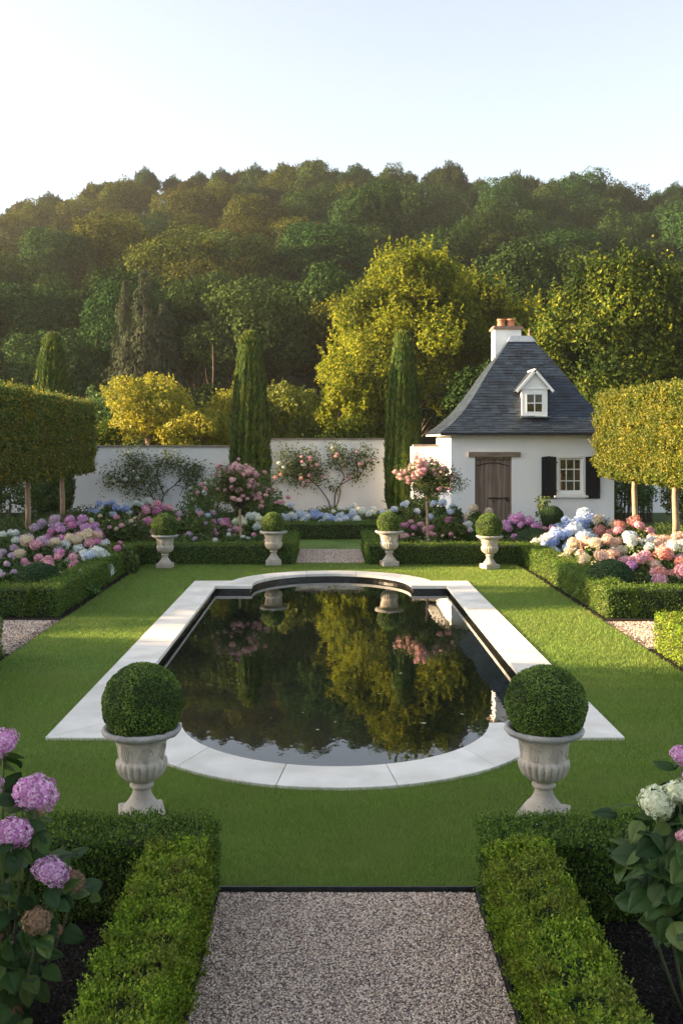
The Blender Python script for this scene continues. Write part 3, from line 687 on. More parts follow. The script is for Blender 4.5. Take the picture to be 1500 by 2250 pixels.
# ------------------------------------------------------------------ standard roses
def standard(label, x, ytop, ybase, ybot, Y, wpx, seed, lean):
    g = np.random.default_rng(seed); X = (x-CX)*Y/F; rx = wpx*Y/F/2
    zt = H-(ytop-HY)*Y/F; zb = H-(ybot-HY)*Y/F; zc = (zt+zb)/2; rz = (zt-zb)/2
    e = empty('standard_rose', (X, Y, 0)); tag(e, label, 'rose tree', 'standard roses')
    mk('stem', [(*tube([(0, 0, -.02), (.01, 0, .5), (-.01, 0, zb+.1), (lean*.2, 0, zc)], [.035, .03, .028, .02]), 0)], M['trunk'], e)
    n = 9500; P = []; ch = []
    for k in range(46):
        a = g.uniform(0, 6.28); el = g.uniform(-.5, 1.3); d = np.array([math.cos(a)*math.cos(el)*rx, math.sin(a)*math.cos(el)*rx*.8, math.sin(el)*rz])*g.uniform(.7, 1.08)
        p0 = np.array([0, 0, zb+.15]); p1 = np.array([0, 0, zc])+d; t = np.linspace(0, 1, 6)[:, None]
        pts = p0*(1-t)+p1*t+np.array([0, 0, .12])*np.sin(t*3.1); ch.append((*tube(pts, np.linspace(.009, .003, 6), 4), 1))
        m = n//46; tt = g.uniform(.35, 1.12, m)[:, None]; q = p0*(1-tt)+p1*tt+np.array([0, 0, .12])*np.sin(tt*3.1)+g.normal(0, .085, (m, 3)); P.append(q)
    P = np.concatenate(P); ch.append((*leaves(P, unit(P-np.array([0, 0, zb])+g.normal(0, .3, P.shape)), .05, .6, 1, .3, g), 0))
    mk('foliage', ch, [M['rose'], M['vine']], e)
    for k in range(34):
        a = g.uniform(0, 6.28); el = g.uniform(-.3, 1.4)
        if math.sin(a) > .3: a = -a
        rr = g.uniform(.6, 1.1); base = np.array([math.cos(a)*math.cos(el)*rx, math.sin(a)*math.cos(el)*rx*.8, zc+math.sin(el)*rz])*np.array([rr, rr, 1])
        for j in range(g.integers(1, 6)):
            add_head(e, ['rose', 'pink', 'rose'][g.integers(3)], base+(g.normal(0, .075, 3) if j else 0), g.uniform(.035, .068), name='bloom')
standard('standard rose with blush pink blooms between left cypress and second urn', 528, 1022, 1195, 1135, 21.6, 152, 3, .1)
standard('standard rose with salmon pink blooms left of the cottage', 938, 1012, 1192, 1108, 21.6, 132, 9, -.1)

# ------------------------------------------------------------------ near hydrangeas with big leaves
def bigleaf_template():
    """ovate leaf, folded along the midrib, quilted between the side veins"""
    n = 15; V = []; Q = []
    for i in range(n):
        t = i/(n-1); w = .43*math.sin(math.pi*min(1, t**.78))**.75*(1-.25*t)+.008
        if i % 2: w *= .95
        for j, u in enumerate((-1, -.6, -.12, 0, .12, .6, 1)):
            q = .022*math.cos((t*(n-1)-abs(u)*1.4)*math.pi)*(abs(u) > .1)*(abs(u) < 1)
            V.append((t, w*u, -.24*t*t+.16*w*abs(u)**.8+q-(.012 if u == 0 else 0)-.05*(abs(u) == 1)))
    for i in range(n-1):
        for j in range(6): Q.append((i*7+j, i*7+j+1, i*7+8+j, i*7+7+j))
    return np.array(V), [np.array(Q)]
def near_hydrangea(label, base, stems, heads, leafpts, mat2=None, ls=.12, seed=1):
    g = np.random.default_rng(seed); e = empty('near_hydrangea', base); e.name = 'hydrangea'; tag(e, label, 'hydrangea')
    b = np.array(base); ch = []
    for s in stems:
        p1 = np.array(s)-b; p0 = np.array([p1[0]*.25, p1[1]*.25, -.02]); t = np.linspace(0, 1, 8)[:, None]
        mid = np.array([p1[0]*.9, p1[1]*.9, p1[2]*.55])
        pts = (1-t)**2*p0+2*t*(1-t)*mid+t*t*p1
        ch.append((*tube(pts, np.linspace(.009, .0045, 8), 6), 0))
    mk('stems', ch, M['stem'], e, True)
    tv, tf = bigleaf_template()
    for nm, mt, sel in (('foliage', M['bigleaf'], False), ('withered_leaves', M['deadleaf'], True)):
        L = [l for l in leafpts if bool(l[3]) == sel]
        if not L: continue
        P = np.array([l[:3] for l in L])-b; n = len(P)
        c = np.array([0, 0, .55]); od = P-c; od[:, 2] = 0; od = unit(od)
        X = unit(od+g.normal(0, .55, (n, 3))+np.array([0, 0, -.25])); Z = unit(np.array([0, -.25, 1.])+.5*od+g.normal(0, .35, (n, 3)))
        Yv = unit(np.cross(Z, X)); Z = np.cross(X, Yv)
        V, Fs = scatter(tv, tf, P, X, Yv, Z, (ls if not sel else ls*.6)*g.uniform(.65, 1.2, n))
        mk(nm, [(V, Fs, 0)], mt, e, True)
    for (p, r, col) in heads:
        h = add_head(e, col, tuple(np.array(p)-b), r, True, lab='dried brown flower head' if col == 'dry' else None)
        h.rotation_euler = (R(28)+g.normal(0, .1), g.normal(0, .2), g.uniform(0, 6))
def cloud(c, r, n, seed, dead=.06, zmin=.08):
    g = np.random.default_rng(seed); out = []
    while len(out) < n:
        q = g.uniform(-1, 1, 3)
        if (q**2).sum() > 1 or (q**2).sum() < .15: continue
        p = (c[0]+q[0]*r[0], c[1]+q[1]*r[1], c[2]+q[2]*r[2])
        if p[2] < zmin: continue
        out.append((*p, g.random() < dead))
    return out
hl = [(W(8, 1632, 4.35), .068, 'lilac'), (W(78, 1745, 4.15), .093, 'lilac'), (W(52, 1738, 4.4), .05, 'lilac'), (W(26, 1832, 4.05), .078, 'lilac'), (W(112, 1915, 4.1), .072, 'orchid'), (W(161, 1935, 4.2), .045, 'dry'), (W(82, 2025, 3.95), .052, 'dry'), (W(-40, 1720, 4.2), .08, 'lilac')]
def under(heads, n, seed, s=.08):
    g = np.random.default_rng(seed); out = []
    for (p, r, c) in heads:
        for k in range(n): out.append((p[0]+g.normal(0, s*.8), p[1]+g.normal(0, s*.6)+.03, p[2]-r*.8-abs(g.normal(0, s)), False))
    return out
near_hydrangea('large hydrangea with mauve pink mophead blooms at the near left photo edge', (-1.42, 4.25, 0), [h[0] for h in hl], hl,
    cloud((-1.46, 4.2, .6), (.36, .3, .45), 170, 5)+cloud((-1.5, 4.0, .3), (.36, .28, .32), 170, 6, .22)+under(hl, 6, 7), ls=.092, seed=4)
hr_ = [(W(1440, 1762, 4.2), .07, 'limewhite'), (W(1462, 1745, 4.3), .05, 'limewhite'), (W(1492, 1742, 4.2), .062, 'limewhite'), (W(1496, 1660, 4.4), .05, 'lilac'), (W(1500, 1838, 4.0), .03, 'pink'), (W(1392, 1828, 4.35), .028, 'dry'), (W(1545, 1700, 4.2), .08, 'lilac')]
near_hydrangea('large hydrangea with lime white blooms and broad leaves at the near right photo edge', (1.62, 4.25, 0), [h[0] for h in hr_], hr_,
    cloud((1.6, 4.2, .68), (.32, .28, .34), 120, 15, .03)+cloud((1.55, 4.15, .55), (.3, .2, .22), 40, 16, .05)+under(hr_, 6, 17), ls=.118, seed=14)

# ------------------------------------------------------------------ cypresses
def cypress(label, x, Y, ztop, wpx, mesh=None):
    X = (x-CX)*Y/F; r = wpx*Y/F/2
    e = empty('cypress', (X, Y, 0)); tag(e, label, 'cypress', 'columnar cypresses by the wall')
    if mesh is None:
        n = 42000; g = rng; z = g.uniform(.02, 1, n)**.9; a = g.uniform(0, 2*np.pi, n)
        pr = np.interp(z, [0, .08, .3, .6, .8, .93, 1], [.8, .95, 1.0, .87, .68, .48, .1])
        flut = 1+.05*np.sin(a*7+z*3)+.07*np.sin(a*17-z*4)+.04*np.sin(z*46+a*5)
        rr = r*pr*flut*(1-np.abs(g.normal(0, .045, n))); P = np.stack([rr*np.cos(a), rr*np.sin(a), z*(ztop-.25)+.05], 1)
        d = unit(np.stack([np.cos(a)*.35, np.sin(a)*.35, np.full(n, 1.)], 1)+g.normal(0, .22, (n, 3)))
        N = unit(np.stack([np.cos(a), np.sin(a), 0*a], 1)+g.normal(0, .35, (n, 3)))
        w = unit(np.cross(d, N)); s = g.uniform(.08, .17, n)[:, None]; 
        k = z > .95; s[k] *= 1.9; s[~k & (g.random(n) < .05)] *= 1.6
        V = np.stack([P-d*s*.3, P+w*s*.14, P+d*s, P-w*s*.14], 1).reshape(-1, 3)
        zc = np.linspace(0, 1, 14); cp = [(r*.86*np.interp(t, [0, .08, .3, .6, .85, .95, 1], [.8, .95, 1.0, .88, .68, .5, .2]), .02+t*(ztop-.45)) for t in zc]
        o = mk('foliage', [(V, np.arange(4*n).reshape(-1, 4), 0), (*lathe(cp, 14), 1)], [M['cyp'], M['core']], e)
        mk('trunk', [(*tube([(0, 0, -.05), (0, 0, .5)], .09), 0)], M['bark'], e)
        return e
    return e
cypress('columnar cypress rising behind the left pleached hedge', 116, 33, 6.15, 88)
cypress('tall columnar cypress against the wall between the two climbing roses', 549, 33, 6.2, 84)
cypress('tall columnar cypress against the wall left of the cottage', 885, 33, 6.2, 76)

# ------------------------------------------------------------------ pleached trees
def pleached(label, X, Y, half, mat, seed, group):
    g = np.random.default_rng(seed); e = empty('pleached_tree', (X, Y, 0)); tag(e, label, 'pleached tree', group)
    h = hedge('crown', '', -.62, .62, -half-.06, half+.06, 3.7, 1050, .082, mat, bulge=.13, fr=6, z0=1.55, shoots=.14, rnd=.2)
    h.parent = e
    mk('trunk', [(*tube([(0, 0, -.03), (.01, 0, .6), (-.01, .01, 1.2), (0, 0, 1.9)], [.085, .075, .07, .06], 12), 0)]+[(*tube([(0, 0, 1.45+.1*k), (0, (half*.5)*(-1)**k, 1.62+.1*k)], [.03, .012], 6), 0) for k in range(4)], M['trunk'], e, True)
gL, gR = 'pleached trees left of the garden', 'pleached trees right of the garden'
pleached('pleached tree on the left with green and gold box crown, farthest back', -8.02, 29.6, 1.6, M['pleachL'], 1, gL)
pleached('pleached tree on the left with its pale trunk nearest the left photo edge', -8.02, 26.2, 1.8, M['pleachL'], 2, gL)
pleached('pleached tree on the left whose crown is cut by the photo edge', -8.02, 22.7, 1.7, M['pleachL'], 3, gL)
pleached('sun tinted golden pleached tree on the right, nearest the cottage shutter', 8.02, 25.6, 1.5, M['pleachR'], 4, gR)
pleached('sun tinted golden pleached tree on the right with its trunk near the photo edge', 8.02, 22.6, 1.5, M['pleachR'], 5, gR)
pleached('sun tinted golden pleached tree on the right whose crown is cut by the photo edge', 8.02, 19.6, 1.5, M['pleachR'], 6, gR)

# ------------------------------------------------------------------ garden walls
def gwall(label, x0, x1, y, h, th=.3):
    e = empty('garden_wall', ((x0+x1)/2, y, 0)); tag(e, label, 'wall'); c = (x0+x1)/2
    mk('wall', [(*box(x0-c, x1-c, 0, th, -.05, h), 0)], M['stucco'], e)
    mk('cap', [(*box(x0-c-.003, x1-c+.003, -.05, th+.05, h, h+.065), 0)], M['cap'], e)
gwall('white garden wall left of the left tall cypress, with grey cap', -26, -2.75, 34.5, 2.3)
gwall('white garden wall between the two tall cypresses, slightly higher', -2.747, 2.6, 34.497, 2.55)
gwall('short warm lit wall joining the cottage beside the right cypress', 2.72, 3.517, 31.2, 2.34)
wr = bpy.data.objects['garden_wall.002']; mk('return_wall', [(*box(-.395, -.095, .302, 3.29, -.05, 2.335), 0)], M['stucco'], wr)
gwall('white garden wall seen under the right pleached trees', 8.6, 24, 34.5, 2.2)
# climbing roses
def climber(label, branches, leafr, n, cols, nb, seed, sz=.05):
    g = np.random.default_rng(seed); Y0 = 34.36; b = W(branches[0][0][0], branches[0][0][1], Y0)
    e = empty('climbing_rose', (b[0], Y0, 0)); tag(e, label, 'climbing rose', 'climbing roses trained on the wall')
    ch = []; P = []; ends = []
    for br in branches:
        pts = np.array([W(x, y, Y0) for x, y in br]); pts[:, 0] -= b[0]; pts[:, 1] = 0
        pts[:, 1] += g.uniform(-.06, .02, len(pts)); m = len(pts); t = np.linspace(0, m-1, m*4)
        sm = np.stack([np.interp(t, range(m), pts[:, i]) for i in range(3)], 1)
        sm[1:-1] = (sm[:-2]+sm[1:-1]*2+sm[2:])/4; ch.append((*tube(sm, np.linspace(.025, .01, len(sm)), 6), 0)); 
    mk('stems', ch, M['vine'], e, True)
    for (x, y, r) in leafr:
        c = np.array(W(x, y, Y0)); c[0] -= b[0]; c[1] = 0; rr = r*Y0/F; k = int(2.3*n*r*r/900)
        q = c+np.stack([g.normal(0, rr*.78, k), -np.abs(g.normal(0, .1, k)), g.normal(0, rr*.78, k)], 1); P.append(q)
        tw = c+np.array([g.normal(0, rr), -.03, g.normal(0, rr)])
        ends.append((c, rr))
    P = np.concatenate(P); mk('foliage', [(*leaves(P, np.tile([0, -1., .3], (len(P), 1)), .085, .6, 1, .3, g), 0)], M['rose'], e)
    for k in range(nb):
        c, rr = ends[g.integers(len(ends))]; add_head(e, cols[g.integers(len(cols))], (c[0]+g.normal(0, rr*.6), -.18, c[2]+g.normal(0, rr*.6)), sz*g.uniform(.8, 1.4), name='bloom')
climber('climbing rose with forked trunk and pink blooms on the centre wall',
    [[(728, 1130), (722, 1100), (700, 1070), (683, 1055), (662, 1040), (640, 1022)], [(728, 1130), (742, 1105), (748, 1080), (745, 1068), (765, 1055), (790, 1045), (800, 1020)], [(735, 1115), (735, 1090), (742, 1070), (758, 1050), (747, 1028), (735, 1000), (738, 985)], [(683, 1055), (660, 1030), (650, 1000), (630, 990)], [(790, 1045), (810, 1010), (830, 1005)]],
    [(635, 1008, 22), (650, 1030, 20), (670, 1020, 24), (690, 1035, 20), (640, 1040, 16), (662, 1052, 14), (700, 1050, 14), (620, 1040, 12), (610, 1045, 8), (735, 985, 12), (742, 1000, 16), (760, 1015, 18), (780, 1005, 16), (800, 1000, 18), (790, 1030, 16), (775, 1045, 12), (735, 1068, 11), (815, 1015, 10), (685, 1005, 14), (730, 1020, 11)], 240, ['pink', 'rose', 'white'], 34, 5, .058)
climber('climbing rose with grey green sparse foliage and few white blooms on the left wall',
    [[(350, 1125), (335, 1090), (318, 1060), (300, 1035), (280, 1015)], [(350, 1125), (360, 1085), (385, 1065), (405, 1070), (395, 1090)], [(360, 1085), (345, 1050), (350, 1020), (365, 1005)], [(318, 1060), (270, 1060), (235, 1040)], [(385, 1065), (410, 1040), (430, 1020)]],
    [(280, 1010, 18), (300, 1015, 20), (320, 1030, 22), (290, 1040, 20), (260, 1050, 16), (240, 1040, 12), (240, 1060, 14), (330, 1055, 22), (350, 1020, 20), (370, 1010, 18), (385, 1025, 16), (300, 1075, 18), (280, 1065, 16), (415, 1035, 20), (435, 1025, 14), (420, 1060, 18), (405, 1020, 12), (430, 1045, 16), (340, 1080, 18)], 190, ['white'], 9, 6, .06)

# ------------------------------------------------------------------ the cottage
HX0, HX1, HY0, HY1 = 3.52, 8.18, 28.0, 31.8
cot = empty('cottage', (0, 0, 0)); tag(cot, 'small white cottage with steep slate roof behind the right flower beds', 'cottage')
def front_wall():
    # wall front with openings for door and window (real reveals)
    xs = [HX0, 4.2, 5.25, 6.56, 7.32, HX1]; zs = [-.05, 1.0, 2.06, 2.74]
    ch = []; t = .28
    def B(x0, x1, z0, z1): ch.append((*box(x0, x1, HY0, HY0+t, z0, z1), 0))
    B(xs[0], xs[1], -.05, 2.74); B(xs[1], xs[2], 2.06, 2.74); B(xs[2], xs[3], -.05, 2.74); B(xs[3], xs[4], -.05, 1.0); B(xs[3], xs[4], 2.06, 2.74); B(xs[4], xs[5], -.05, 2.74)
    B2 = lambda *a: ch.append((*box(*a), 0))
    B2(HX0, HX0+t, HY0+t, HY1, -.05, 2.74); B2(HX1-t, HX1, HY0+t, HY1, -.05, 2.74); B2(HX0+t, HX1-t, HY1-t, HY1, -.05, 2.74)
    return ch
mk('wall', front_wall(), M['stucco'], cot)
# roof profile: s = fraction from eaves to ridge, z height
PRO = [(0, 2.74), (.08, 2.87), (.164, 3.01), (.31, 3.36), (.467, 3.85), (.62, 4.42), (.784, 4.98), (.96, 5.53), (1, 5.68)]
EX0, EX1, EY0, EY1 = 3.17, 8.5, 27.62, 32.05
RX0, RX1, RY = 5.58, 6.17, 29.83
def roofpt(s):
    z = np.interp(s, [p[0] for p in PRO], [p[1] for p in PRO])
    return EX0+(RX0-EX0)*s, EX1+(RX1-EX1)*s, EY0+(RY-EY0-.04)*s, EY1+(RY-EY1+.04)*s, z
def roof():
    # dense arc-length table
    ss = np.linspace(0, 1, 200); q = np.array([roofpt(s) for s in ss])
    under = []; Vu = []; st = ss[::10].tolist()+[1.0]
    for s in st:
        a, b, c, d, z = roofpt(s); Vu += [(a+.02, c+.02, z-.03), (b-.02, c+.02, z-.03), (b-.02, d-.02, z-.03), (a+.02, d-.02, z-.03)]
    n = len(st); Q = [(i*4+j, i*4+(j+1) % 4, i*4+4+(j+1) % 4, i*4+4+j) for i in range(n-1) for j in range(4)]+[(n*4-4, n*4-3, n*4-2, n*4-1), (3, 2, 1, 0)]
    core = (np.array(Vu), np.array(Q), 1)
    V = []; Fq = []
    g = np.random.default_rng(2)
    for side in range(4):
        # slope lengths along front/back (0,2) or left/right (3,1)
        run = (RY-EY0) if side in (0, 2) else (RX0-EX0)
        L = np.concatenate([[0], np.cumsum(np.hypot(np.diff(ss)*run, np.diff(q[:, 4])))]); cs = .105; nc = int(L[-1]/cs)
        for k in range(nc+1):
            l0 = k*cs; l1 = min(l0+cs*1.25, L[-1]); s0 = np.interp(l0, L, ss); s1 = np.interp(l1, L, ss)
            if s1-s0 < 1e-3: continue
            a0, b0, c0, d0, z0 = roofpt(s0); a1, b1, c1, d1, z1 = roofpt(s1)
            if side == 0: lo0, hi0, lo1, hi1 = a0, b0, a1, b1
            elif side == 2: lo0, hi0, lo1, hi1 = a0, b0, a1, b1
            else: lo0, hi0, lo1, hi1 = c0, d0, c1, d1
            w = .23; off = (k % 2)*.5*w+g.uniform(-.02, .02); x = lo0-off
            while x < hi0:
                u0, u1 = max(x+.002, lo0), min(x+w-.002, hi0); x += w
                if u1-u0 < .03: continue
                v0, v1 = max(u0, lo1), min(u1, hi1)
                if v1 < v0: v0 = v1 = min(max((u0+u1)/2, lo1), hi1)
                th = .01+g.uniform(0, .004); dz = g.uniform(-.004, .004)
                jit = g.uniform(-.006, .006)
                def pt(u, bot, lift):
                    z = (z0 if bot else z1)+lift
                    if side == 0: return (u, (c0 if bot else c1)-lift*.6-(jit if bot else 0), z)
                    if side == 2: return (u, (d0 if bot else d1)+lift*.6, z)
                    if side == 3: return ((a0 if bot else a1)-lift*.6, u, z)
                    return ((b0 if bot else b1)+lift*.6, u, z)
                o = len(V)
                V += [pt(u0, 1, th+dz), pt(u1, 1, th+dz), pt(v1, 0, .001), pt(v0, 0, .001), pt(u0, 1, -.004), pt(u1, 1, -.004), pt(v1, 0, -.012), pt(v0, 0, -.012)]
                Fq += [(o, o+1, o+2, o+3), (o+4, o+5, o+1, o), (o+1, o+5, o+6, o+2), (o+4, o, o+3, o+7)]
    return [(np.array(V), np.array(Fq), 0), core]
rf = mk('roof', roof(), [M['slate'], M['underlay']], cot)
bm = bmesh.new(); bm.from_mesh(rf.data); bmesh.ops.recalc_face_normals(bm, faces=bm.faces); bm.to_mesh(rf.data); bm.free()
# eaves board / soffit
mk('eaves', [(*box(EX0+.03, EX1-.03, EY0+.03, EY1-.03, 2.665, 2.712), 0)], M['white'], cot)
mk('gutter_edge', [(*box(EX0+.01, EX1-.01, EY0+.0, EY0+.027, 2.668, 2.728), 0)], M['underlay'], rf)
# zinc ridge cap
a, b, c, d, z = roofpt(.955)
V = np.array([(a-.03, c-.03, z+.01), (b+.03, c-.03, z+.01), (b+.03, d+.03, z+.01), (a-.03, d+.03, z+.01), (RX0-.02, RY-.03, 5.72), (RX1+.02, RY-.03, 5.72), (RX1+.02, RY+.03, 5.72), (RX0-.02, RY+.03, 5.72)])
cap = mk('ridge_cap', [(V, np.array([(0, 1, 5, 4), (1, 2, 6, 5), (2, 3, 7, 6), (3, 0, 4, 7), (4, 5, 6, 7)]), 0)]+[(*box(x, x+.012, c-.045, c-.03, z, z+.12), 0) for x in np.linspace(a+.1, b-.1, 4)], M['zinc'], rf)
mk('finial', [(*lathe([(.02, 0), (.03, .05), (.015, .1), (.03, .14), (.004, .24)], 10, c=(6.13, RY, 5.715)), 0)], M['brick'], rf)
# chimney
chim = mk('chimney', [(*box(5.12, 5.93, 30.05, 30.65, 3.9, 5.94), 0)], M['stucco'], rf)
mk('chimney_cap', [(*box(5.06, 5.99, 29.99, 30.71, 5.943, 6.0), 0), (*box(5.09, 5.96, 30.02, 30.68, 6.003, 6.05), 0)], M['brick'], rf)
for x in (5.37, 5.67):
    mk('chimney_pot', [(*lathe([(.12, 6.05), (.135, 6.06), (.12, 6.09), (.112, 6.24), (.13, 6.25), (.13, 6.29), (.09, 6.29), (.08, 6.1)], 20, c=(x, 30.35, 0)), 0)], M['terra'], rf, True)
# dormer
DX0, DX1, DY, DZ0, DZ1 = 5.57, 6.31, 28.16, 3.2, 4.0
dm = mk('dormer', [(*box(DX0+.06, DX1-.06, DY+.02, 29.0, DZ0-.05, DZ1), 0), (*box(DX0, DX0+.13, DY, DY+.06, DZ0, DZ1), 0), (*box(DX1-.13, DX1, DY, DY+.06, DZ0, DZ1), 0), (*box(DX0+.13, DX1-.13, DY, DY+.06, DZ0, DZ0+.13), 0), (*box(DX0+.13, DX1-.13, DY, DY+.06, DZ1-.12, DZ1), 0), (*box(DX0-.03, DX1+.03, DY-.03, DY+.05, DZ1, DZ1+.05), 0)], M['white'], cot)
mx = (DX0+DX1)/2
V = np.array([(DX0, DY, DZ1+.05), (DX1, DY, DZ1+.05), (mx, DY, 4.5), (DX0, 29.1, DZ1+.05), (DX1, 29.1, DZ1+.05), (mx, 29.1, 4.5)])
mk('gable', [(V, [np.array([(0, 1, 2), (5, 4, 3)]), np.array([(0, 3, 4, 1)])], 0)], M['white'], dm)
def slab(p, q, y0, y1, th):
    (x0, z0), (x1, z1) = p, q; n = unit(np.array([-(z1-z0), x1-x0])); n = n if n[1] > 0 else -n
    V = [(x0, y0, z0), (x1, y0, z1), (x1, y1, z1), (x0, y1, z0)]; V += [(x+n[0]*th, y, z+n[1]*th) for x, y, z in V]
    return np.array(V), np.array([(0, 3, 2, 1), (4, 5, 6, 7), (0, 1, 5, 4), (1, 2, 6, 5), (2, 3, 7, 6), (3, 0, 4, 7)])
mk('dormer_roof', [(*slab((DX0-.13, DZ1-.06), (mx, 4.52), DY-.07, 29.2, .03), 0), (*slab((DX1+.13, DZ1-.06), (mx+.001, 4.52), DY-.068, 29.2, .03), 0)], M['slate'], dm)
mk('bargeboard', [(*slab((DX0-.125, DZ1-.095), (mx, 4.48), DY-.11, DY-.072, .075), 0), (*slab((DX1+.125, DZ1-.095), (mx+.001, 4.48), DY-.108, DY-.0725, .075), 0), (*box(mx-.022, mx+.022, DY-.12, 29.1, 4.548, 4.59), 0)], M['white'], dm)
def panes(nm, par, x0, x1, z0, z1, y, nx, nz, bar=.025, fr=.03):
    w = mk(nm, [(*box(x0, x0+fr, y, y+.045, z0, z1), 0), (*box(x1-fr, x1, y, y+.045, z0, z1), 0), (*box(x0+fr, x1-fr, y, y+.045, z0, z0+fr), 0), (*box(x0+fr, x1-fr, y, y+.045, z1-fr, z1), 0)]
        + [(*box(x0+(x1-x0)*i/nx-bar/2, x0+(x1-x0)*i/nx+bar/2, y+.005, y+.04, z0+fr, z1-fr), 0) for i in range(1, nx)]
        + [(*box(x0+fr, x1-fr, y+.008, y+.037, z0+(z1-z0)*i/nz-bar/2, z0+(z1-z0)*i/nz+bar/2), 0) for i in range(1, nz)], M['white'], par)
    mk('glass', [(*box(x0+fr*.5, x1-fr*.5, y+.018, y+.028, z0+fr*.5, z1-fr*.5), 0)], M['glass'], w if par is not dm else dm)
    return w
mk('dormer_shadow_sheet', [(*box(DX0+.15, DX1-.15, DY+.012, DY+.019, DZ0+.14, DZ1-.13), 0)], M['black'], dm)  # black sheet standing in for the unlit space behind the dormer glass
panes('dormer_window', dm, DX0+.13, DX1-.13, DZ0+.13, DZ1-.12, DY-.012, 2, 2, .028, .028)
mk('flashing', [(*slab((DX0-.04, 3.195), (DX1+.06, 3.195), DY-.19, DY+.0, .012), 0)], M['zinc'], dm).rotation_euler = (0, 0, 0)
# main window
win = panes('window', cot, 6.6, 7.28, 1.04, 2.03, HY0+.06, 3, 3, .028, .06)
mk('frame', [(*box(6.53, 6.6, HY0-.02, HY0+.1, .98, 2.1), 0), (*box(7.28, 7.35, HY0-.02, HY0+.1, .98, 2.1), 0), (*box(6.6, 7.28, HY0-.02, HY0+.1, 2.03, 2.1), 0), (*box(6.6, 7.28, HY0-.02, HY0+.1, .98, 1.04), 0)], M['white'], win)
mk('sill', [(*box(6.46, 7.42, HY0-.09, HY0+.0, .9, .955), 0)], M['stucco'], win)
mk('room_shadow', [(*box(6.45, 7.42, HY0+.285, HY0+.3, .9, 2.2), 0)], M['black'], win).name = 'room_shadow_sheet'  # black sheet standing in for the darkness of the room
for (x0, x1, hx) in ((6.1, 6.52, 6.5), (7.36, 7.77, 7.38)):
    s = mk('shutter', [(*box(x0+i*(x1-x0)/5+.003, x0+(i+1)*(x1-x0)/5-.003, HY0-.045, HY0-.015, .87, 2.08-.01*abs(i-2)), 0) for i in range(5)], M['black'], cot)
    mk('batten', [(*box(x0+.005, x1-.005, HY0-.065, HY0-.047, zz, zz+.08), 0) for zz in (1.05, 1.86)], M['black'], s)
    for zz in (1.09, 1.9): mk('hinge', [(*box(hx-.03, hx+.05, HY0-.075, HY0-.067, zz-.012, zz+.012), 0)], M['iron'], s)
# door
dr = mk('door', [(*box(4.24+i*.97/8+.003, 4.24+(i+1)*.97/8-.003, HY0+.1, HY0+.14, .02, 2.0), 0) for i in range(8)], M['door'], cot)
mk('door_frame', [(*box(4.2, 4.24, HY0+.02, HY0+.2, 0, 2.057), 0), (*box(5.21, 5.25, HY0+.02, HY0+.2, 0, 2.057), 0), (*box(4.24, 5.21, HY0+.02, HY0+.2, 2.0, 2.057), 0)], M['door'], dr)
arch = []
for i in range(12):
    t0, t1 = i/12, (i+1)/12; f = lambda t: 1.78+.14*math.sin(math.pi*(.12+.76*t))-.05
    x0, x1 = 4.27+.9*t0, 4.27+.9*t1
    V = np.array([(x0, HY0+.08, f(t0)), (x1, HY0+.08, f(t1)), (x1, HY0+.08, f(t1)+.028), (x0, HY0+.08, f(t0)+.028), (x0, HY0+.098, f(t0)), (x1, HY0+.098, f(t1)), (x1, HY0+.098, f(t1)+.028), (x0, HY0+.098, f(t0)+.028)])
    arch.append((V, np.array([(0, 1, 2, 3), (0, 4, 5, 1), (3, 2, 6, 7)]), 0))
mk('arched_iron', arch, M['iron'], dr)
mk('latch', [(*box(4.6, 5.16, HY0+.06, HY0+.085, .86, .895), 0), (*box(5.12, 5.17, HY0+.05, HY0+.1, .78, .9), 0)], M['iron'], dr)
mk('handle', [(*tube([(4.72, HY0+.07, .84), (4.72, HY0+.03, .8), (4.76, HY0+.03, .76), (4.8, HY0+.07, .78)], .009, 6), 0)], M['iron'], dr)
mk('lintel', [(*box(4.01, 5.5, HY0-.06, HY0-.003, 2.062, 2.2), 0)], M['beam'], cot)
# dark reed screen right of the cottage
g = np.random.default_rng(3)
mk_r = [(*tube([(x, 0, -.02), (x+g.normal(0, .08), g.normal(0, .08), g.uniform(.8, 1.8))], [.012, .006], 5), 0) for x in np.linspace(-.9, .9, 90)]
rs = mk('reed_screen', mk_r, M['vine']); rs.location = (9.2, 30.5, 0); tag(rs, 'dark screen of upright reeds between cottage and right pleached trunks', 'reed screen')
# side dark shrubs under pleached trees
def bush(name, label, X, Y, r, h, mat, n=2600, leaf=.1, seed=0, cat='shrub', group=None, z=0):
    g = np.random.default_rng(seed); P, N = crown_pts(g, r, r*.9, h*.55, 14, n); P[:, 2] += h*.5; k = P[:, 2] > 0.02; P, N = P[k], N[k]
    e = empty(name, (X, Y, z)); tag(e, label, cat, group)
    mk('foliage', [(*leaves(P, N, leaf, .6, 1, .3, g), 0)], mat, e)
    mk('stem', [(*tube([(0, 0, -.03), (.02, 0, h*.6)], [.05, .02], 6), 0)], M['bark'], e); return e
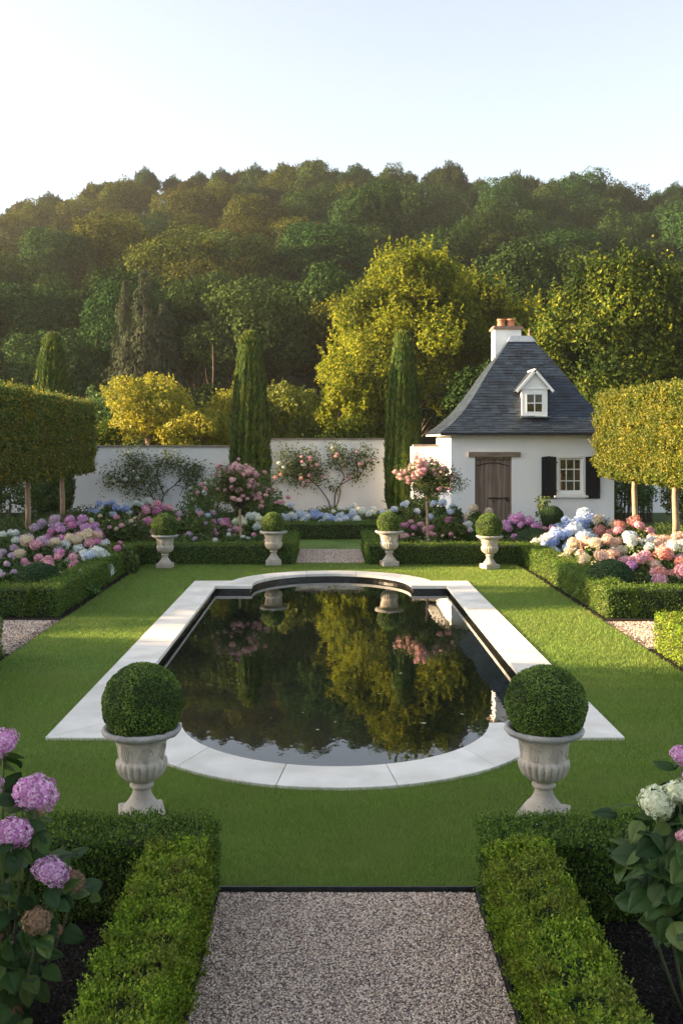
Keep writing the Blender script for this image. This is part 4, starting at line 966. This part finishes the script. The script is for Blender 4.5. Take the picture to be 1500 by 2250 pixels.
# ------------------------------------------------------------------ crowns
def crown_pts(g, rx, ry, rz, nb, n, taper=0, spiky=0, inner=.25, rb=(.28, .5), shell=.12):
    d = unit(g.normal(size=(nb, 3))); d[:, 2] = np.where((d[:, 2] < -.6), -d[:, 2], d[:, 2])
    rad = g.uniform(.35, .82, nb)[:, None]; cc = d*rad*np.array([rx, ry, rz]); br = g.uniform(*rb, nb)*min(rx, ry, rz*1.1)
    b = g.choice(nb, n, p=br**2/(br**2).sum()); u = unit(g.normal(size=(n, 3)))
    lump = 1+.13*np.sin(u[:, 0]*6+b)+.1*np.sin(u[:, 1]*8+b*2)+.08*np.sin(u[:, 2]*10)
    sh = 1-np.abs(g.normal(0, shell, n)); k = g.random(n) < inner; sh[k] = g.uniform(.3, 1, k.sum())
    P = cc[b]+u*(br[b]*lump*sh)[:, None]*np.array([1, 1, .85])
    N = unit(u+.6*unit(P/np.array([rx, ry, rz])))
    # drop leaves buried in neighbours
    keep = np.ones(n, bool)
    for i in range(nb):
        dd = np.linalg.norm((P-cc[i])/np.array([1, 1, .85]), axis=1); keep &= ~((dd < br[i]*.6) & (b != i))
    P, N = P[keep], N[keep]
    if taper: P[:, :2] *= (1+taper*.35-taper*np.clip(P[:, 2]/rz, -.6, 1))[:, None]; N = unit(N+np.array([0, 0, taper*.4]))
    if spiky:
        m = int(len(P)*.012*spiky); idx = g.choice(np.where(N[:, 2] > .0)[0], m); Q = []; NN = []
        for q in idx:
            L = g.uniform(.35, .95)*spiky*.5; kk = 16; t = g.uniform(0, 1, kk)[:, None]; dirv = unit(np.array([N[q, 0]*.5, N[q, 1]*.5, 1.])+g.normal(0, .15, 3))
            Q.append(P[q]+dirv*L*t+g.normal(0, .09, (kk, 3))*(1.1-t)); NN.append(np.tile(dirv, (kk, 1))+g.normal(0, .5, (kk, 3)))
        P = np.concatenate([P]+Q); N = unit(np.concatenate([N]+NN))
    return P, N
def limbs(g, h0, zc, rx, rz, n=9, r0=.2, seg=7):
    ch = [(*tube([(0, 0, -.3), (g.normal(0, .05), 0, h0*.5), (0, 0, h0), (g.normal(0, .2), 0, zc+rz*.4)], [r0*1.2, r0, r0*.85, r0*.2], seg), 0)]
    for i in range(n):
        a = i*2.4+g.uniform(0, 1); el = g.uniform(.2, 1.1); L = rx*g.uniform(.6, .85); z0 = h0*g.uniform(.75, 1.15)
        p1 = np.array([math.cos(a)*math.cos(el)*L, math.sin(a)*math.cos(el)*L, z0+math.sin(el)*rz*1.1]); p0 = np.array([0, 0, z0])
        pts = [p0, p0*.6+p1*.4+np.array([0, 0, .2]), p1]; ch.append((*tube(pts, [r0*.5, r0*.3, r0*.08], 5), 0))
    return ch
def tree(name, label, X, Y, z0, ztop, zbot, rx, mat, n, leaf, seed, spiky=0, nb=26, cat='tree', group=None, ry=None, rb=(.28, .5), taper=0):
    g = np.random.default_rng(seed); rz = (ztop-zbot)/2; zc = (ztop+zbot)/2-z0
    P, N = crown_pts(g, rx, ry or rx*.9, rz, nb, n, spiky=spiky, rb=rb, taper=taper); P[:, 2] += zc
    e = empty(name, (X, Y, z0)); tag(e, label, cat, group)
    mk('crown', [(*leaves(P, N, leaf, .65, 1.0, .3, g), 0)], mat, e)
    mk('trunk', limbs(g, max(.5, zbot-z0+rz*.4), zc, rx, rz), M['bark'], e, True); return e
bush('dark_shrub', 'dark green shrub under the left pleached trees at the photo edge', -9.9, 30.5, 1.1, 1.5, M['shrub'], 3500, .1, 3)
bush('dark_shrub', 'dark green shrub behind the left pleached trunk', -8.9, 31.5, .9, 1.2, M['shrub'], 2600, .1, 4)
bush('dark_shrub', 'dark green shrub right of the first right pleached trunk', 10.6, 28.6, 1.0, 1.5, M['shrub'], 3500, .1, 5)
bush('dark_shrub', 'dark green shrub at the photo edge beyond the right pleached trunk', 11.2, 26.2, .9, 1.3, M['shrub'], 3000, .1, 6)
bush('dark_shrub', 'leafy green shrub between the second urn and the left standard rose', -2.3, 30, .9, 1.15, M['shrub'], 3000, .09, 7)
bush('dark_shrub', 'dark leafy shrub at the foot of the right tall cypress', 2.9, 29.8, .7, .95, M['shrub'], 2600, .09, 8)
bush('tall_seedling', 'airy small leaved plant against the cottage between door and window', 6.0, 27.3, .3, 1.05, M['shrub'], 420, .08, 9, 'plant')

bush('dark_shrub', 'dark leafy shrub at the foot of the cottage right corner', 9.1, 29.6, .8, 1.5, M['shrub'], 3600, .08, 16)
bush('dark_shrub', 'dense dark shrub in the gap right of the cottage corner', 9.2, 31.4, 1.0, 2.3, M['shrub'], 5000, .09, 15)
for (lab, x, Y, r_, h_, cs_, n_) in (('leafy rose bush with white blooms left of the left standard rose', 455, 27, .75, 1.3, ['white', 'pink'], 9), ('leafy rose bush with blush blooms below the left tall cypress', 590, 27.5, .7, 1.15, ['rose', 'pink'], 16),
        ('loose rose bush with pale pink blooms left of the left standard rose stem', 425, 23, .6, .85, ['pink', 'mauve'], 8), ('dark rose bush with few pink blooms between the two right urns', 985, 22.3, .55, .75, ['pink', 'magenta'], 8),
        ('green rose bush with cream blooms behind the far left hedge corner', 275, 21.8, .6, .8, ['cream', 'pink'], 6), ('tall green bush against the left wall beside the tall cypress', 478, 31.5, .8, 1.5, ['white'], 4)):
    b_ = bush('rose_bush', lab, (x-CX)*Y/F, Y, r_, h_, M['shrub'], 3400, .07, int(x), 'rose bush', 'loose rose bushes in the far beds'); g = np.random.default_rng(int(x))
    for k in range(n_):
        a = g.uniform(3.3, 6.1); el = g.uniform(.1, 1.4); add_head(b_, cs_[k % len(cs_)], (r_*math.cos(a)*math.cos(el), r_*.9*math.sin(a)*math.cos(el), h_*.5+h_*.55*math.sin(el)), g.uniform(.04, .075), name='bloom')
# yellow shrubs and trees behind the wall
tree('golden_shrub', 'brightest yellow shrub behind the left wall', -7.0, 38.5, 0, 5.3, 1.4, 1.85, M['yellow'], 15000, .13, 21, spiky=.9, nb=30, cat='shrub')
tree('golden_shrub', 'low yellow shrub behind the wall, left of the left tall cypress', -4.9, 37.2, 0, 3.9, 1.2, 1.25, M['yellow'], 8000, .12, 22, spiky=.8, nb=20, cat='shrub')
tree('golden_shrub', 'yellow shrub partly behind the left tall cypress', -4.0, 39.5, 0, 4.85, 1.5, 1.3, M['yellow'], 9000, .13, 23, spiky=.8, nb=22, cat='shrub')
tree('olive_shrub', 'olive yellow shrub right of the left tall cypress behind the wall', -1.75, 39.5, 0, 5.1, 1.2, 1.6, M['olive'], 12000, .13, 24, spiky=.9, nb=26, cat='shrub')
tree('green_shrub', 'low green shrub behind the centre wall below the golden tree', .5, 38.3, 0, 3.4, .8, 1.9, M['bigg'], 9000, .12, 25, spiky=.5, nb=24, cat='shrub')
tree('green_shrub', 'dark green shrub behind the wall right of the left pleached hedge', -9.4, 41, 0, 4.6, .8, 1.5, M['shrub'], 8000, .13, 26, spiky=.5, nb=20, cat='shrub')
tree('green_shrub', 'low green shrub between the brightest yellow shrub and the wall end', -8.8, 37.5, 0, 3.2, .8, 1.1, M['bigg'], 6000, .12, 27, spiky=.5, nb=18, cat='shrub')
tree('golden_tree', 'tall golden green tree rising behind the right tall cypress', 3.75, 44.5, 0, 13.2, .3, 3.9, M['bigy'], 70000, .165, 31, spiky=2.2, nb=95, rb=(.14, .3), taper=.42)
tree('golden_shrub', 'golden green shrub at the left foot of the tall golden tree', 1.2, 42.5, 0, 6.6, .6, 2.1, M['bigy'], 20000, .15, 38, spiky=1.6, nb=40, rb=(.18, .34), cat='shrub')
tree('green_tree', 'green tree with golden tips right of the golden tree, behind the chimney', 7.4, 48.5, 0, 11.4, 1.0, 3.3, M['bigy'], 42000, .17, 32, spiky=2.0, nb=70, rb=(.16, .32), taper=.25)
tree('slender_tree', 'slender yellow tipped tree between the two big trees above the chimney', 10.0, 51, 0, 11.2, 2, 1.5, M['bigy'], 11000, .17, 33, spiky=1.6, nb=24)
tree('green_tree', 'broad dark green tree with golden top behind the right pleached trees', 11.7, 38.8, 0, 10.7, .4, 4.1, M['bigg'], 64000, .17, 34, spiky=2.2, nb=90, rb=(.15, .32), taper=.2)
tree('green_tree', 'dark green tree at the right edge behind the broad golden topped one', 17.5, 47, 0, 11.0, 1.0, 3.6, M['bigg'], 22000, .2, 35, spiky=1.2, nb=40)
tree('green_shrub', 'dark green undergrowth behind the cottage roof', 7.0, 41.5, 0, 6.0, .5, 2.6, M['hillg'], 18000, .15, 36, spiky=.5, nb=36, cat='shrub')

# ------------------------------------------------------------------ the hill and its wood
SX = [-700, -300, 0, 100, 200, 300, 400, 550, 700, 830, 950, 1100, 1300, 1500, 1800, 2400]
SY = [740, 560, 455, 432, 398, 377, 366, 360, 347, 351, 356, 370, 386, 404, 430, 520]
YC = 175.
def hill_z(X, Y):
    X = np.asarray(X, float); Y = np.asarray(Y, float)
    px = CX+F*X/np.maximum(Y, 1); sy = np.interp(px, SX, SY)
    zc = H+(HY-sy)*YC/F-7.4; t = np.clip((Y-50)/(YC-50), 0, 1); s = t**1.12*(1-.12*np.sin(t*np.pi))
    z = zc*s; far = np.clip((Y-YC)/160, 0, 1); return z*(1-.6*far**1.3)-.1*(Y < 52)
gx = np.linspace(-230, 260, 99); gy = np.linspace(50, 420, 75); GX, GY = np.meshgrid(gx, gy)
V = np.stack([GX, GY, hill_z(GX, GY)+wob(np.stack([GX.ravel(), GY.ravel(), 0*GX.ravel()], 1), .8, .13, 2).reshape(GX.shape)*(GY > 56)-.05], -1).reshape(-1, 3)
i = np.arange(98)[None]; j = np.arange(74)[:, None]*99
tag(mk('hill', [(V, np.stack([j+i, j+i+1, j+i+100, j+i+99], -1).reshape(-1, 4), 0)], M['hill'], smooth=True), kind='structure')
# six shared crown and trunk shapes
def variant(seed, rx, rz, n, leaf, mat, nb, spiky=.35, rb=(.24, .42)):
    g = np.random.default_rng(seed); P, N = crown_pts(g, rx, rx, rz, nb, n, spiky=spiky, inner=.15, rb=rb)
    hgt = 3.0+rz; P[:, 2] += hgt
    a = mk('crown', [(*leaves(P, N, leaf, .8, .75, .2, g), 0)], mat); b = mk('trunk', limbs(g, 3.6, hgt, rx, rz, 7, .26, 6), M['bark'], None, True)
    r = (a.data, b.data); bpy.data.objects.remove(a); bpy.data.objects.remove(b); return r
VG = [variant(50+k, 5.2, 4.6+.4*k, 36000, .25, M['hillg'], 34, rb=(.3, .48)) for k in range(4)]
VO = [variant(60+k, 5.1, 4.6, 36000, .25, M['hillo'], 34, rb=(.3, .48)) for k in range(2)]
def wood_tree(v, X, Y, s, label, group=None, rz=0, dz=0, name='wood_tree', sz=None):
    z = float(hill_z(X, Y))-.6+dz; e = empty(name, (X, Y, z), rz, (s, s, sz or s)); tag(e, label, 'tree', group)
    for nm, me in zip(('crown', 'trunk'), v):
        o = bpy.data.objects.new(nm, me); C.objects.link(o); o.parent = e
    return e
VS = [variant(70+k, 4.6, 4.4, 30000, .24, M['hillg'] if k else M['hillo'], 60, spiky=1.6, rb=(.14, .3)) for k in range(2)]
VP = variant(80, 5.0, 4.8, 34000, .22, M['hillp'], 46, rb=(.2, .36))
g = np.random.default_rng(77)
taken = []
NOT = [  # notable trees of the wood: x px, top y px, Y, variant, scale, label
 (240, 482, 100, VO[0], 1.0, 'wide sun tinted orange tree with sunlit left side, left part of the hill'),
 (640, 375, 155, VO[1], 1.0, 'sun tinted orange tree just below the crest, left of the hill centre'),
 (395, 415, 140, VO[0], .95, 'sun tinted golden tree in the upper left of the wooded hill'),
 (525, 512, 88, VP, 1.1, 'broad rounded green tree on the hill above the left tall cypress'),
 (560, 622, 58, VP, .85, 'pale green tree with rounded crown just above the left tall cypress'),
 (440, 665, 62, VG[2], .8, 'green tree left of the pale rounded one at the foot of the hill'),
 (720, 520, 90, VG[3], 1.0, 'dark green tree on the hill left of the golden tree top'),
 (60, 640, 70, VG[2], 1.0, 'shaded green tree at the left photo edge, foot of the hill'),
]
for (x, yt, Y, v, s, lab) in NOT:
    X = (x-CX)*Y/F; zt = H-(yt-HY)*Y/F; z = float(hill_z(X, Y))-.6
    hh_ = 12.6
    wood_tree(v, X, Y, s, lab, 'trees of the wooded hill', g.uniform(0, 6), sz=max(.6, min(1.35, (zt-z)/hh_))); taken.append((X, Y, 3.6*s))
rows = [(51.5, 4.2, .5), (57, 6.2, .8), (65, 6.6, .85), (75, 7.0, .9), (86, 7.3, .95), (98, 7.6, 1.0), (111, 7.8, 1.0), (125, 8.0, 1.0), (139, 8.2, 1.0), (152, 8.4, 1.0), (164, 6.5, .85), (175, 5.0, .72)]
for ri, (Y0, sp, sc) in enumerate(rows):
    xl, xr = (-60-CX)*Y0/F-8, (1560-CX)*Y0/F+4
    sp *= .84; sc *= .88; n = int((xr-xl)/sp)
    for k in range(n+1):
        X = xl+(k+.5*(ri % 2))*sp+g.uniform(-1.4, 1.4); Y = Y0+g.uniform(-3.5, 3.5)
        if any((X-a)**2+(Y-b)**2 < r*r for a, b, r in taken): continue
        px = CX+F*X/Y; sun_tint = px < 760 and g.random() < (.6 if ri > 3 else .15)  # left trees often get the leaf colour with sunlight in it
        v = VO[g.integers(2)] if sun_tint else VG[g.integers(4)]; s = sc*g.uniform(.82, 1.12)
        if ri > 9: v = VS[0 if sun_tint else 1]
        part = 'left' if px < 500 else ('middle' if px < 1000 else 'right')
        lvl = 'crest' if ri > 9 else ('upper slope' if ri > 6 else ('middle slope' if ri > 3 else 'foot'))
        lab = ('%s tree of the wood on the %s of the hill, %s part' % ('sun tinted orange' if sun_tint else 'dark green', lvl, part))
        wood_tree(v, X, Y, s, lab, 'trees of the wooded hill', g.uniform(0, 6.28), sz=s*g.uniform(.85, 1.12))
# grey weeping conifer
def conifer():
    g = np.random.default_rng(8); X, Y = (318-CX)*49/F, 49; e = empty('grey_conifer', (X, Y, 0)); tag(e, 'tall grey green weeping conifer at the foot of the hill above the yellow shrub', 'conifer')
    n = 22000; spires = [(0, 0, 13.2, 1.1), (-.9, .2, 12.6, .8), (.9, -.1, 11.4, .9), (-.6, -.4, 9.5, 1.2), (1.2, .3, 8.5, 1.0), (.2, -.5, 10.5, 1.3)]
    P = []; N = []
    for (sx, sy, st, sr) in spires:
        m = n//6; t = g.uniform(0, 1, m); a = g.uniform(0, 6.28, m); r = sr*(.1+1.6*(1-t)**.75)*(1-np.abs(g.normal(0, .3, m)))*(1+.25*np.sin(t*38+a*2)+.2*np.sin(t*17+a*3))
        P.append(np.stack([sx+r*np.cos(a), sy+r*np.sin(a), .8+t*(st-.8)], 1)); N.append(np.stack([np.cos(a), np.sin(a), -.1+0*a], 1))
    P = np.concatenate(P); N = np.concatenate(N); n = len(P)
    d = unit(np.stack([N[:, 0]*.4, N[:, 1]*.4, -np.ones(n)], 1)+g.normal(0, .3, (n, 3))); w = unit(np.cross(d, N)); s = g.uniform(.12, .3, n)[:, None]
    V = np.stack([P-d*s*.4, P+w*s*.14, P+d*s*.6, P-w*s*.14], 1).reshape(-1, 3)
    e.scale = (1.1, .9, .84); mk('crown', [(V, np.arange(4*n).reshape(-1, 4), 0)], M['grey'], e); mk('trunk', [(*tube([(0, 0, -.3), (0, 0, 12)], [.25, .05]), 0)], M['bark'], e)
conifer()
# bare pale trunk with forked branches at the foot of the wood
e = empty('bare_tree', ((466-CX)*54/F, 54, 0)); tag(e, 'thin bare forked trunk at the foot of the wood left of the left tall cypress', 'tree')
mk('trunk', [(*tube([(0, 0, -.2), (.05, 0, 3), (-.05, 0, 5.2), (.1, 0, 8.2), (.05, 0, 10)], [.13, .1, .08, .05, .02], 6), 0), (*tube([(-.02, 0, 4.6), (.45, 0, 5.9), (.55, .1, 7)], [.05, .03, .01], 5), 0), (*tube([(0, 0, 3.4), (.7, 0, 4.6), (.95, 0, 4.3)], [.05, .03, .01], 5), 0), (*tube([(.05, 0, 6.4), (-.4, 0, 7.6), (-.5, 0, 8.4)], [.04, .02, .01], 5), 0)], M['bark'], e, True); e.scale = (.75, .75, .78)

# unseen trees left of the frame, sized and spaced to shade the garden
SHADE = [(-22, -6, 1.0, .66), (-23, 0, 1.05, .7), (-22, 4.5, .9, .66), (-23, 7.5, .7, .66), (-22.5, 9.8, .62, .64), (-23, 13.6, .45, .46), (-23, 16.0, .26, .66), (-23, 18.0, .4, .46), (-24, 21.2, .6, .62), (-24, 26, .8, .6), (-25, 31, .8, .55), (-25, 35, .6, .5)]
for k, (X, Y, s, sz) in enumerate(SHADE):
    wood_tree(VG[k % 4], X, Y, s, 'green tree sized to shade the garden, unseen beyond the left photo edge', 'trees beyond the left photo edge', k*1.3, name='shade_tree', sz=sz, dz=-.2)

# evening haze
hz = mk('haze', [(*box(-260, 300, -30, 440, -1.5, 75), 0)], None); hm, hnt, hout = nmat('haze_air'); hz.data.materials.clear(); hz.data.materials.append(hm)
pv = hnt.nodes.new('ShaderNodeVolumePrincipled'); pv.inputs['Density'].default_value = HAZE; pv.inputs['Color'].default_value = (.9, .9, .88, 1); pv.inputs['Anisotropy'].default_value = .45
hnt.links.new(pv.outputs[0], hout.inputs['Volume']); tag(hz, 'thin golden evening haze over garden and hill', 'haze', kind='stuff')
# a few fallen petals on the water
pm = palette('fallen_petal', [(.5, .5, .45), (.4, .42, .2)], 0)
pt = None
for (x, y) in ((697, 1604), (736, 1587), (665, 1566), (595, 1578), (520, 1495), (880, 1480), (930, 1590), (640, 1640), (1010, 1640), (832, 1525), (560, 1420), (1014, 1570)):
    Y = F*(H+.085)/(y-HY)
    if pt is None: pt = mk('fallen_petal', [(np.array([(-.02, 0, 0), (0, -.011, .002), (.022, 0, .001), (.002, .012, .004)]), np.array([(0, 1, 2, 3)]), 0)], pm); o = pt
    else: o = pt.copy(); C.objects.link(o)
    o.location = ((x-CX)*Y/F, Y, -.082); o.rotation_euler.z = x; s = .6+(x % 7)/9; o.scale = (s, s, s)
    tag(o, 'tiny pale petal floating on the dark pool', 'petal', 'petals floating on the pool')

# ------------------------------------------------------------------ light, sky, camera
EL, AZ = 13.5, -89.0                       # sun elevation and azimuth (degrees; 0 = +Y, -90 = from the left)
w = bpy.data.worlds.new("World"); S.world = w; w.use_nodes = True; nt = w.node_tree
sk = nt.nodes.new('ShaderNodeTexSky'); sk.sky_type = 'NISHITA'; sk.sun_disc = False
sk.sun_elevation = R(EL); sk.sun_rotation = R(AZ); sk.air_density = 1.0; sk.dust_density = 2.0; sk.ozone_density = 1.8
hs = nt.nodes.new('ShaderNodeHueSaturation'); hs.inputs['Saturation'].default_value = .48
nt.links.new(sk.outputs[0], hs.inputs['Color']); nt.links.new(hs.outputs[0], nt.nodes['Background'].inputs[0]); nt.nodes['Background'].inputs[1].default_value = .08
sun = bpy.data.lights.new('sun', 'SUN'); sun.energy = 5.0; sun.angle = R(.5); sun.color = (1, .7, .4)
so = bpy.data.objects.new('sun', sun); C.objects.link(so)
sd = Vector((math.sin(R(AZ))*math.cos(R(EL)), math.cos(R(AZ))*math.cos(R(EL)), math.sin(R(EL))))
so.rotation_euler = sd.to_track_quat('Z', 'Y').to_euler()
cam = bpy.data.cameras.new('camera'); co = bpy.data.objects.new('camera', cam); C.objects.link(co); S.camera = co
co.location = (0, 0, H); co.rotation_euler = (math.pi/2, 0, 0)
cam.sensor_fit = 'VERTICAL'; cam.sensor_height = 36; cam.lens = F/2250*36
cam.shift_x = (750-CX)/2250; cam.shift_y = -(1125-HY)/2250; cam.clip_start = .1; cam.clip_end = 3000
S.view_settings.view_transform = 'Standard'; S.view_settings.look = 'None'; S.view_settings.gamma = 1; S.view_settings.exposure = 2.44
S.cycles.max_bounces = 6; S.cycles.diffuse_bounces = 3; S.cycles.glossy_bounces = 3; S.cycles.transparent_max_bounces = 8
